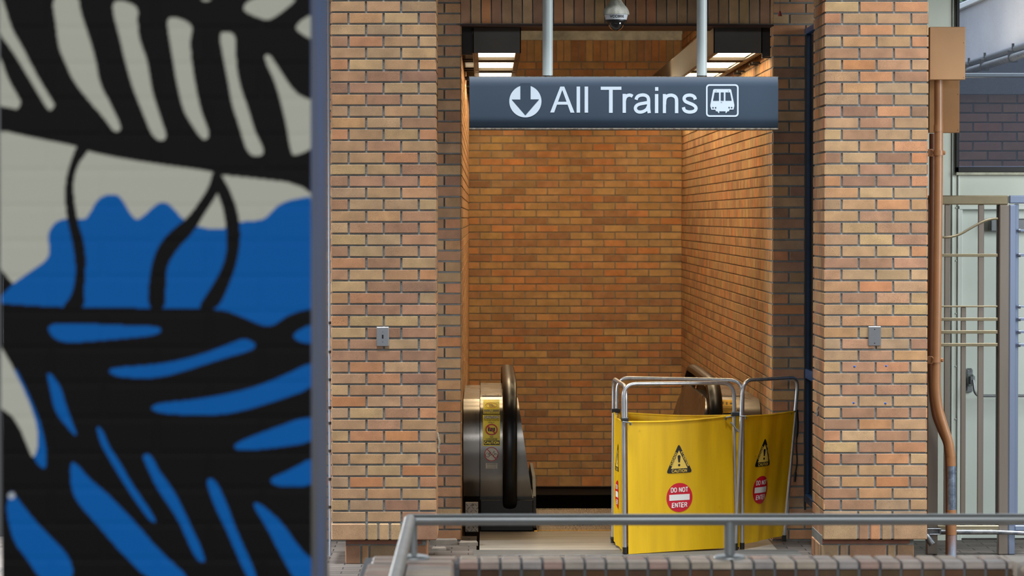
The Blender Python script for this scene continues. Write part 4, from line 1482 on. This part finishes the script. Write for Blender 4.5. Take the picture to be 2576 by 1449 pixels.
for k_, (ya, yb2, zs_) in enumerate(((19.30, 19.66, -.008), (19.665, 20.06, -.008), (20.065, 20.46, -.010), (20.465, 20.86, -.016), (20.865, 21.26, -.075), (21.265, 21.66, -.22), (21.665, 22.06, -.43), (22.065, 22.46, -.66))):
    mb = MB()
    mb.box((xs0, ya, zs_ - .26), (xs1, yb2, zs_ - .011))
    u = xs0
    while u < xs1 - .004:
        mb.box((u, ya, zs_ - .012), (u + .0036, yb2, zs_)); u += .0086
    mb.build('step', STEP, es)

# checker plate kick piece and dirty floor patch between jamb and left newel
CHK = mat('checker_plate', (158, 150, 138), .4, .7, spots=((70, 64, 56), 45, .60, .8), bump=.6, bscale=40)
mb = MB(); y_ = 18.95
mb.box((X(1170, y_), y_, Z(1338, y_)), (X(1203, y_), y_ + .012, Z(1263, y_)), .002)
o = mb.build('kick_plate', CHK)
for i in range(5):
    for j in range(9): pass
origin(o, (X(1186, y_), y_, 0)); tag(o, 'patterned checker plate kick panel upright beside the left newel base', 'plate')
mb = MB()
for i in range(9):
    for j in range(3):
        c = at(1175 + j * 11 + (i % 2) * 4, 1270 + i * 8, y_); s_ = 1 if (i + j) % 2 else -1
        mb.add([c + Vector((-.008, -.0015, -.006 * s_)), c + Vector((-.006, -.0015, -.008 * s_)), c + Vector((.008, -.0015, .006 * s_)), c + Vector((.006, -.0015, .008 * s_))], [(0, 1, 2, 3)])
mb.build('raised_pattern', mat('pattern_dark', (66, 60, 52), .5, .5), o)
# loose broken floor tiles by the left jamb
TILE = mat('broken_tile', (150, 140, 128), .8, var=.3, vscale=9)
rng = random.Random(9)
for i, (px0, px1, py, hh, lb) in enumerate(((1082, 1150, 1371, .03, 'long broken paver slab lying loose at the foot of the left jamb'), (1155, 1202, 1374, .022, 'short broken paver slab beside the landing plate corner'), (1085, 1122, 1386, .015, 'grey paver chip in front of the loose slabs by the left pillar'))):
    d_ = ray((px0 + px1) / 2, py); yy = -EYE / d_.z * d_.y
    x0_, x1_ = X(px0, yy), X(px1, yy)
    mb = MB()
    pl = [(x0_, yy), (x1_, yy + .02), (x1_ - .01, yy + .12), ((x0_ + x1_) / 2, yy + .10), (x0_ + .008, yy + .13)]
    mb.prism(pl, 'Z', 0.0, hh)
    o = mb.build('broken_paver', TILE); origin(o, ((x0_ + x1_) / 2, yy + .05, 0)); tag(o, lb, 'paver', 'loose broken pavers by the left jamb')

# whitish rag stuck on the left pillar edge
RAG = mat('dirty_rag', (176, 166, 146), .9, var=.3, vscale=60)
mb = MB(); yy = YP + .25
pts = [at(1099, 1088, yy), at(1101, 1100, yy), at(1104, 1112, yy), at(1101, 1124, yy), at(1103, 1138, yy)]
mb.tube(catmull(pts, 5), [.006 + .006 * abs(math.sin(i * 1.3)) for i in range(21)], 9)
o = mb.build('rag_scrap', RAG); origin(o, pts[-1]); tag(o, 'small dirty white rag scrap stuck on the right edge of the left brick pillar', 'rag')

# ================================================================== barrier
YB_ = {'B': 17.83, 'A': 18.42, 'C': 18.10, 'D': 18.04, 'E': 18.50}
YELF = bpy.data.materials.new('yellow_vinyl'); YELF.use_nodes = True
n = YELF.node_tree; b = n.nodes['Principled BSDF']; b.inputs['Roughness'].default_value = .5
t = n.nodes.new('ShaderNodeTexCoord'); mpn = n.nodes.new('ShaderNodeMapping'); mpn.inputs['Scale'].default_value = (14, 14, 1.6)
n.links.new(t.outputs['Object'], mpn.inputs[0])
n1 = n.nodes.new('ShaderNodeTexNoise'); n1.inputs['Scale'].default_value = 1.0; n1.inputs['Detail'].default_value = 4; n.links.new(mpn.outputs[0], n1.inputs[0])
r1_ = n.nodes.new('ShaderNodeValToRGB'); r1_.color_ramp.elements[0].position = .3; r1_.color_ramp.elements[0].color = rgba((222, 178, 4)); r1_.color_ramp.elements[1].position = .62; r1_.color_ramp.elements[1].color = rgba((240, 196, 4))
n.links.new(n1.outputs[0], r1_.inputs[0])
n2 = n.nodes.new('ShaderNodeTexNoise'); n2.inputs['Scale'].default_value = 16; n2.inputs['Detail'].default_value = 6; n2.inputs['Roughness'].default_value = .7; n.links.new(t.outputs['Object'], n2.inputs[0])
r2_ = n.nodes.new('ShaderNodeValToRGB'); r2_.color_ramp.elements[0].position = .66; r2_.color_ramp.elements[0].color = (0, 0, 0, 1); r2_.color_ramp.elements[1].position = .74; r2_.color_ramp.elements[1].color = (.5, .5, .5, 1)
n.links.new(n2.outputs[0], r2_.inputs[0])
mx_ = n.nodes.new('ShaderNodeMixRGB'); mx_.inputs[2].default_value = rgba((110, 84, 20)); n.links.new(r1_.outputs[0], mx_.inputs[1]); n.links.new(r2_.outputs[0], mx_.inputs[0])
n.links.new(mx_.outputs[0], b.inputs['Base Color'])
trn = n.nodes.new('ShaderNodeBsdfTranslucent'); n.links.new(mx_.outputs[0], trn.inputs[0])
msh = n.nodes.new('ShaderNodeMixShader'); msh.inputs[0].default_value = .22
n.links.new(b.outputs[0], msh.inputs[1]); n.links.new(trn.outputs[0], msh.inputs[2]); n.links.new(msh.outputs[0], n.nodes['Material Output'].inputs[0])

bar = thing('folding_barrier', 'yellow vinyl folding barrier with DO NOT ENTER roundels on aluminium tube frames', 'barrier', (1.1, 18.2, 0))
SBLK = mat('barrier_sticker_black', (22, 20, 16), .45)
SYEL = mat('barrier_sticker_yellow', (226, 190, 84), .45)
SRED = mat('barrier_sticker_red', (200, 14, 40), .4)
SWHT = mat('barrier_sticker_white', (228, 226, 222), .4)


def frame(l0, l1, r0, r1, Yl, Yr, rad=.0115):
    """l0/r0 leg foot pixels, l1/r1 leg top pixels"""
    a_ = at(*l0, Yl); b_ = at(*l1, Yl); c_ = at(*r1, Yr); d_ = at(*r0, Yr)
    a_.z = .012; d_.z = .012
    mb = MB(); mb.tube(bend([a_, b_, c_, d_], .085, 8), rad, 16)
    fr_ = mb.build('tube_frame', ALU, bar)
    for q in (a_, d_):
        mb = MB(); mb.tube([q + Vector((0, 0, -.004)), q + Vector((0, 0, .035))], rad + .003, 14)
        mb.build('foot_cap', BLACKP, fr_)
    return a_, b_, c_, d_


def sheet(tl, tr2, br2, bl, wr=.0035, seed=1, sag=.012, name='vinyl_panel'):
    rng = random.Random(seed)
    ph = [rng.uniform(0, 6.28) for _ in range(6)]
    nrm = (tr2 - tl).cross(bl - tl).normalized()
    if nrm.y > 0: nrm = -nrm
    def f(u_, v_, off=0.0):
        p_ = (tl * (1 - u_) + tr2 * u_) * (1 - v_) + (bl * (1 - u_) + br2 * u_) * v_
        w_ = math.sin(u_ * math.pi) ** .5 if 0 < u_ < 1 else 0
        d_ = wr * w_ * (math.sin(u_ * 9 + ph[0] + v_ * 1.5) * .6 + math.sin(u_ * 23 + ph[1] + v_ * 2) * .35 + math.sin(v_ * 5 + ph[2]) * .5)
        p_ = p_ + nrm * (d_ + off)
        if v_ < .5: p_.z -= sag * math.sin(max(0, min(1, u_)) * math.pi) * (1 - v_ * 2)
        return p_
    nu, nv = 48, 44
    mb = MB(); mb.smooth = True
    for sd_ in (0, 1):
        vs_ = [f(i / nu, j / nv, .0008 if sd_ == 0 else -.0008) for j in range(nv + 1) for i in range(nu + 1)]
        fs_ = [(j * (nu + 1) + i, j * (nu + 1) + i + 1, (j + 1) * (nu + 1) + i + 1, (j + 1) * (nu + 1) + i) for j in range(nv) for i in range(nu)]
        mb.add(vs_, fs_)
    # hem rolled round the top cord
    mb.tube([f(i / nu, 0.002) for i in range(nu + 1)], .006, 8)
    o = mb.build(name, YELF, bar)
    return f, o


def hook(p, q, parent=None):
    mb = MB(); mb.tube([p, q], .0035, 8); d_ = (q - p).normalized()
    mb.tube([q, q + Vector((0, 0, -.016))], .006, 8)
    mb.build('snap_hook', GALV, parent or bar)


def barrier_art(f, obj, W, H, uc, v_tri, v_circ, s=1.0):
    """sticker drawings in metres round their centres, mapped to the vinyl"""
    def mk(vc):
        return lambda off: (lambda x_, y_: f(uc + x_ / W, vc - y_ / H, off))
    rs = s
    tri = chaikin([(-.086, -.082), (.086, -.082), (.0, .094)], 0)
    def rounded(p, k):
        q = []
        for i in range(3):
            a_ = Vector(p[i - 1]).to_2d(); b_ = Vector(p[i]).to_2d(); c_ = Vector(p[(i + 1) % 3]).to_2d()
            s_ = b_ + (a_ - b_).normalized() * k; e_ = b_ + (c_ - b_).normalized() * k
            for j in range(6):
                t_ = j / 5; w_ = s_ * (1 - t_) ** 2 + b_ * 2 * t_ * (1 - t_) + e_ * t_ * t_; q.append((w_.x, w_.y))
        return q
    tri_b = rounded([(-.088, -.084), (.088, -.084), (0, .096)], .022)
    tri_y = [(-.055, -.057), (.055, -.057), (0, .054)]
    g = math.atan2(.18, .088)
    lay = [('x', SBLK, [tri_b]), ('triangle_fill', SYEL, [tri_y]),
           ('exclamation_mark', SBLK, [[(-.010, .016), (.010, .016), (.005, -.020), (-.005, -.020)], circ(0, .015, .010, 14), circ(0, -.036, .0075, 14)]),
           ('warning_text', SYEL, text('CAUTION', 0, -.0805, .0195, w=.100, bold=.16)), ('warning_text', SYEL, text('CUIDADO', -.0305, -.0015, .0150, w=.086, bold=.18, rot=g)), ('warning_text', SYEL, text('ATTENTION', .0305, -.0015, .0150, w=.100, bold=.18, rot=-g))]
    lay = [(a_, b_, [[(x_ * rs, y_ * rs) for x_, y_ in p] for p in c_]) for a_, b_, c_ in lay]
    decal(obj, 'caution_triangle', lay, mk(v_tri), .012)
    lay = [('x', SRED, [circ(0, 0, .086, 48)]), ('white_bar', SWHT, [rect(-.067, -.017, .067, .018)]),
           ('roundel_text', SWHT, text('DO NOT', 0, .030, .031, w=.112, bold=.17)), ('roundel_text', SWHT, text('ENTER', 0, -.060, .031, w=.098, bold=.17))]
    lay = [(a_, b_, [[(x_ * rs, y_ * rs) for x_, y_ in p] for p in c_]) for a_, b_, c_ in lay]
    decal(obj, 'do_not_enter_roundel', lay, mk(v_circ), .012)


# front panel
fB = frame((1572, 1398), (1567.5, 966), (1853, 1380), (1846, 963), YB_['B'], YB_['C'])
f, ob = sheet(at(1578, 1061, 17.83), at(1841, 1046, 18.09), at(1845, 1377, 18.09), at(1581, 1394, 17.83), seed=2)
Wf = (at(1841, 1046, 18.09) - at(1578, 1061, 17.83)).length
barrier_art(f, ob, Wf, .78, .487, (1153 - 1054) / 331, (1251 - 1054) / 331)
hook(at(1566, 1061, 17.8), at(1586, 1063, 17.8)); hook(at(1845, 1047, 18.06), at(1826, 1050, 18.06))
# left end panel
frame((1542, 1376), (1544, 952), (1574, 1397), (1574, 972), YB_['A'], YB_['B'] + .03)
f, ob = sheet(at(1543, 1037, 18.42), at(1565, 1060, 17.86), at(1569, 1393, 17.86), at(1543, 1360, 18.42), seed=5, wr=.01)
barrier_art(f, ob, .75, .78, .52, (1150 - 1050) / 327, (1245 - 1050) / 327)
# back panel
frame((1549, 1377), (1553, 950), (1867, 1386), (1868, 957), YB_['A'] + .03, YB_['D'] + .03)
f, ob = sheet(at(1556, 1037, 18.44), at(1862, 1044, 18.08), at(1862, 1376, 18.08), at(1556, 1366, 18.44), seed=7)
# right panel, leaning
frame((1850, 1382), (1869, 957), (1972, 1363), (2008, 949), YB_['D'], YB_['E'])
f, ob = sheet(at(1866, 1048, 18.05), at(1999, 1035, 18.48), at(1968, 1348, 18.48), at(1853, 1373, 18.05), seed=9, wr=.009, sag=.004)
Wr = (at(1999, 1035, 18.48) - at(1866, 1048, 18.05)).length
barrier_art(f, ob, Wr, .76, .44, (1138 - 1042) / 320, (1232 - 1042) / 320, s=.97)
hook(at(2003, 1034, 18.48), at(1990, 1036, 18.46)); hook(at(1861, 1047, 18.03), at(1876, 1047, 18.03))
# clips tying the legs together
for (x0_, x1_, y0_, y1_, Yc) in ((1537.5, 1560, 1028, 1038, 18.42), (1562.5, 1581, 1050, 1060, 17.83), (1839, 1867, 1036, 1046, 18.07), (1535, 1552, 1350, 1358, 18.42)):
    a_ = at(x0_, y0_, Yc); c_ = at(x1_, y1_, Yc)
    mb = MB(); mb.box((a_.x, Yc - .018, c_.z), (c_.x, Yc + .024, a_.z), .004); mb.build('leg_clip', mat('clip_plastic', (36, 38, 42), .5), bar)
mb = MB(); mb.tube([at(1838, 1062, 18.04), at(1848, 1074, 18.03), at(1857, 1086, 18.04)], .005, 8); mb.build('tie_strap', mat('grey_strap', (130, 132, 134), .6), bar)
# black strap hanging behind the right frame
mb = MB()
p_ = [at(2004, 1030, 18.52), at(2006, 1070, 18.54), at(2003, 1120, 18.55), at(2005, 1160, 18.55), at(2001, 1190, 18.55), at(1999, 1212, 18.55)]
mb.tube(catmull(p_, 6), [.009 if i < 10 else (.005 if i < 24 else .008) for i in range(31)], 8)
mb.build('hanging_strap', mat('black_webbing', (16, 15, 15), .8), bar)

# ================================================================== plates, plugs, latch
PL = mat('stainless_plate', (172, 174, 178), .33, .9, var=.1, vscale=10)
YQ = YP - .001


def plate(px0, py0, px1, py1, label, switch):
    a_ = at(px0, py0, YQ); c_ = at(px1, py1, YQ)
    root = thing('wall_plate', label, 'switch plate', ((a_.x + c_.x) / 2, YQ, c_.z))
    mb = MB(); mb.box((a_.x, YQ - .007, c_.z), (c_.x, YQ + .002, a_.z), .003)
    mb.build('plate', PL, root)
    cxp = (a_.x + c_.x) / 2; h = a_.z - c_.z
    for q in ((.24, .77) if switch else (.15, .86)):
        mb = MB(); mb.lathe((cxp, YQ - .0068, a_.z - h * q), [(.0035, 0), (.0030, .0012)], 12, 'Y'); mb.build('screw', BLACKP if not switch else GALV, root)
    if switch:
        mb = MB(); mb.box((cxp - .005, YQ - .0078, a_.z - h * .60), (cxp + .005, YQ - .006, a_.z - h * .40)); mb.build('switch_slot', BLACKP, root)


plate(947, 822.5, 978.5, 871, 'stainless toggle switch plate with dark slot on the left brick pillar', True)
plate(2184, 821, 2216, 870, 'blank stainless cover plate with two screws on the right brick pillar', False)
PLUG = mat('blue_plug', (24, 84, 176), .5)
for px, py, lb in ((2149.5, 922, 'blue wall plug in the right pillar, upper left of four'), (2229, 920.5, 'blue wall plug in the right pillar, upper right of four'), (2147.5, 1013.5, 'blue wall plug in the right pillar, lower left of four'), (2227.5, 1014.5, 'blue wall plug in the right pillar, lower right of four')):
    p_ = at(px, py, YP); mb = MB(); mb.lathe((p_.x, YP + .002, p_.z), [(.006, 0), (.006, .003), (.003, .0035)], 14, 'Y')
    o = mb.build('wall_plug', PLUG); origin(o, (p_.x, YP, p_.z - .006)); tag(o, lb, 'wall plug', 'blue wall plugs in the right pillar')
xh = X(2073.5, YP) - .001
p0 = at(2061, 1022, 17.6); p1 = at(2060.5, 1047, 17.6)
mb = MB(); mb.tube(catmull([(xh, 17.6, p0.z), (xh - .008, 17.6, (p0.z * 2 + p1.z) / 3), (xh - .006, 17.6, (p0.z + 2 * p1.z) / 3), (xh - .010, 17.6, p1.z)], 5), [.004] * 8 + [.006] * 8, 8)
o = mb.build('metal_hook', GALV); origin(o, (xh, 17.6, p1.z)); tag(o, 'small bright metal hook on the inner side of the right pillar', 'hook')

# ================================================================== junction boxes and conduits
BR1 = mat('tan_painted_steel', (156, 118, 82), .42, var=.08, vscale=5)
BR2 = mat('brown_painted_steel', (134, 92, 48), .45, var=.12, vscale=6)


def jbox(px0, py0, px1, py1, Yf, dpt, m_, label):
    a_ = at(px0, py0, Yf); c_ = at(px1, py1, Yf)
    root = thing('junction_box', label, 'electrical box', ((a_.x + c_.x) / 2, Yf + dpt / 2, c_.z))
    mb = MB(); mb.box((a_.x, Yf + .004, c_.z + .002), (c_.x - .004, Yf + dpt, a_.z - .002)); mb.build('box_body', m_, root)
    mb = MB(); mb.box((a_.x, Yf, c_.z), (c_.x, Yf + .02, a_.z), .003); cv = mb.build('cover', m_, root)
    for q in ((.08, .30), (.92, .95)):
        mb = MB(); mb.lathe((c_.x - .008, Yf, a_.z - (a_.z - c_.z) * q[1]), [(.0035, 0), (.002, .0025)], 10, 'Y'); mb.build('screw', m_, cv)


jbox(2339, 67.5, 2428, 200.5, 17.55, .16, BR1, 'upper tan metal box on the wall right of the right pillar')
jbox(2337.5, 196, 2413.5, 334, 17.78, .14, BR2, 'lower brown metal box behind the pipe, under the tan box')
cp = thing('conduit_pipe', 'brown painted conduit pipe with peeled silver patches, bending at the bottom', 'pipe', (X(2394, 17.66), 17.66, 0))
yc = 17.66
ppx = [(2361, 200), (2361, 420), (2359, 640), (2357, 820), (2355.5, 930), (2356, 985), (2362, 1030), (2375, 1075), (2387, 1112), (2393, 1150)]
mb = MB(); mb.tube(catmull([at(a_, b_, yc) for a_, b_ in ppx], 6), .0262, 20); mb.build('painted_run', BR2 if False else mat('brown_conduit_paint', (140, 97, 62), .4, var=.12, vscale=9), cp)
BC = MATS['brown_conduit_paint']
mb = MB(); mb.tube([at(2393, 1148, yc), at(2393.6, 1172, yc)], .0262, 20, cap=False); mb.build('painted_run', BC, cp)
mb = MB(); mb.tube([at(2393.6, 1168, yc), at(2394.3, 1284, yc)], .0256, 20); mb.build('bare_run', mat('bare_zinc', (150, 164, 184), .35, .8, col2=(104, 116, 134), vscale=26), cp)
mb = MB(); mb.tube([at(2394.3, 1282, yc), at(2394.8, 1345, yc)], .0275, 20); mb.build('coupling', BC, cp)
p_ = at(2394.8, 1345, yc); mb = MB(); mb.tube([p_, (p_.x, yc, 0)], .0262, 20)
mb.build('bare_run', mat('peeling_zinc', (150, 168, 190), .4, .6, col2=(158, 108, 76), vscale=9, stretch=(1, 1, .35)), cp)
mb = MB(); mb.tube([at(2360.8, 314, yc), at(2360.6, 331, yc)], .0285, 20); mb.build('coupling', BC, cp)
for yy in (384.5, 905.5):
    px = 2361 if yy < 500 else 2356
    a_ = at(2334, yy - 9, yc); c_ = at(px + 10, yy + 9, yc)
    mb = MB(); mb.box((a_.x, yc + .015, c_.z + .004), (c_.x - .02, yc + .03, a_.z - .004), .002)
    mb.tube([(a_.x, yc - .0, a_.z - .002), (a_.x + .025, yc - .02, a_.z - .002), (a_.x + .028, yc - .02, a_.z - .012)], .003, 6)
    mb.tube([(a_.x, yc - .0, c_.z + .002), (a_.x + .025, yc - .02, c_.z + .002), (a_.x + .028, yc - .02, c_.z + .012)], .003, 6)
    mb.lathe((X(px, yc), yc, (a_.z + c_.z) / 2), [(.030, -.015), (.030, .015)], 20)
    q_ = at(px + 17, yy, yc); mb.box((c_.x - .006, yc - .012, q_.z - .012), (q_.x, yc - .002, q_.z + .012), .004)
    mb.lathe((q_.x - .008, yc - .012, q_.z), [(.008, 0), (.006, .006)], 12, 'Y')
    mb.build('pipe_clamp', BC, cp)
cp2 = thing('conduit_pipe', 'dark brown conduit pipe tucked behind the bent one against the right pillar', 'pipe', (X(2345, 17.745), 17.745, 0))
mb = MB()
ppx = [(2346, 336), (2345, 640), (2343, 930), (2350, 1030), (2366, 1080), (2382, 1120), (2386, 1180), (2387, 1340)]
pt_ = catmull([at(a_, b_, 17.745) for a_, b_ in ppx], 6); pt_.append(Vector((pt_[-1].x, 17.745, 0)))
mb.tube(pt_, .020, 16)
mb.build('painted_run', mat('dark_brown_paint', (92, 54, 28), .5), cp2)

# ================================================================== gates
def bx(mb, px0, py0, px1, py1, Y, d, bev=.003):
    a_ = at(px0, py0, Y); c_ = at(px1, py1, Y)
    mb.box((a_.x, Y, max(c_.z, 0.0)), (c_.x, Y + d, a_.z), bev)


GM = mat('brushed_gate_steel', (148, 138, 128), .36, .8, var=.15, vscale=5, stretch=(1, 1, .15))
YG = 17.815


def z_floor(px, Y): return at(px, 1449, Y)


g1 = thing('steel_gate', 'brushed steel bar gate with a wavy bar, beside the brown conduit', 'gate', (X(2445, YG), YG, 0))
mb = MB(); bx(mb, 2334, 492, 2358.5, 1500, YG, .05, .006); mb.build('stile', GM, g1)
mb = MB(); bx(mb, 2514, 515, 2536.5, 1500, YG, .05, .006); mb.build('stile', GM, g1)
mb = MB(); bx(mb, 2334, 491.5, 2536.5, 515, YG, .05, .006); mb.build('top_rail', mat('bronzed_steel', (150, 138, 112), .36, .75, var=.15, vscale=6), g1)
mb = MB(); bx(mb, 2358, 1322, 2514, 1345, YG, .05, .004); mb.build('bottom_rail', MATS['bronzed_steel'], g1)
mb = MB(); bx(mb, 2508.5, 515, 2514, 1322, YG + .02, .03, .002); mb.build('stop_strip', BRONZE, g1)
for px0, px1, y0_ in ((2377, 2387.5, 515), (2418, 2428.5, 773), (2461.5, 2473, 515)):
    mb = MB(); bx(mb, px0, y0_, px1, 1322, YG + .012, .025, .003); mb.build('vertical_bar', GM, g1)
for y0_, y1_ in ((638.5, 646), (769, 773), (799.5, 807), (831.5, 839.5), (863.5, 871.5)):
    mb = MB(); bx(mb, 2358, y0_, 2510, y1_, YG + .004, .02, .002); mb.build('horizontal_bar', MATS['bronzed_steel'], g1)
mb = MB(); mb.tube(catmull([at(a_, b_, YG + .012) for a_, b_ in ((2362, 596), (2388, 596.5), (2415, 589), (2440, 575), (2462, 563), (2480, 555), (2496, 551), (2510, 550))], 5), .0075, 10)
mb.build('wavy_bar', MATS['bronzed_steel'], g1)
GB = mat('blue_grey_gate_steel', (132, 144, 168), .4, .7, var=.1, vscale=5, stretch=(1, 1, .15))
g2 = thing('steel_gate', 'blue-grey steel gate leaf at the far right edge, with stub bars', 'gate', (X(2620, YG), YG, 0))
mb = MB(); bx(mb, 2539.6, 515, 2553, 1500, YG, .05, .006); mb.build('stile', GB, g2)
mb = MB(); bx(mb, 2553, 513, 2560, 1330, YG + .03, .02, .002); mb.build('stile', GB, g2)
mb = MB(); bx(mb, 2760, 515, 2780, 1500, YG, .05, .006); mb.build('stile', GB, g2)
mb = MB(); bx(mb, 2539.6, 491.5, 2780, 512, YG, .05, .006); mb.build('top_rail', GB, g2)
mb = MB(); bx(mb, 2553, 1322, 2760, 1335, YG, .05, .004); mb.build('bottom_rail', GB, g2)
for y0_, y1_ in ((577, 583), (638, 645), (769, 773), (799.5, 806), (831.5, 838), (864, 871)):
    mb = MB(); bx(mb, 2560, y0_, 2760, y1_, YG + .004, .02, .002); mb.build('horizontal_bar', GB, g2)
    q_ = at(2564, (y0_ + y1_) / 2, YG); mb = MB(); mb.tube([(q_.x - .004, YG + .004, q_.z), (q_.x + .008, YG + .004, q_.z)], .013, 12); mb.build('bolt', GALV, g2)

# low galvanised rail in front of the gates
YL = 17.797
gr = thing('guard_rail', 'low galvanised pipe rail with a flattened socket end in front of the gates', 'railing', (X(2450, YL), YL, Z(1343, YL)))
mb = MB(); mb.tube([at(2366, 1337.5, YL), at(2500, 1338, YL), at(2545, 1340, YL - .02), at(2700, 1347, YL - .05)], .0135, 16); mb.build('pipe', GALV, gr)
mb = MB(); a_ = at(2331, 1328, YL); c_ = at(2366, 1344.5, YL)
mb.box((a_.x, YL - .03, a_.z - .006), (c_.x, YL + .015, a_.z), .002); mb.box((a_.x, YL - .03, c_.z), (c_.x, YL + .015, c_.z + .006), .002); mb.box((c_.x - .012, YL - .03, c_.z), (c_.x, YL + .015, a_.z), .004); mb.box((a_.x, YL + .008, c_.z), (c_.x, YL + .015, a_.z))
mb.build('socket', GALV, gr)
mb = MB(); mb.tube([at(2330, 1346, YL - .02), at(2346, 1369, YL - .03)], .022, 16); mb.build('stub_leg', GALV, gr)
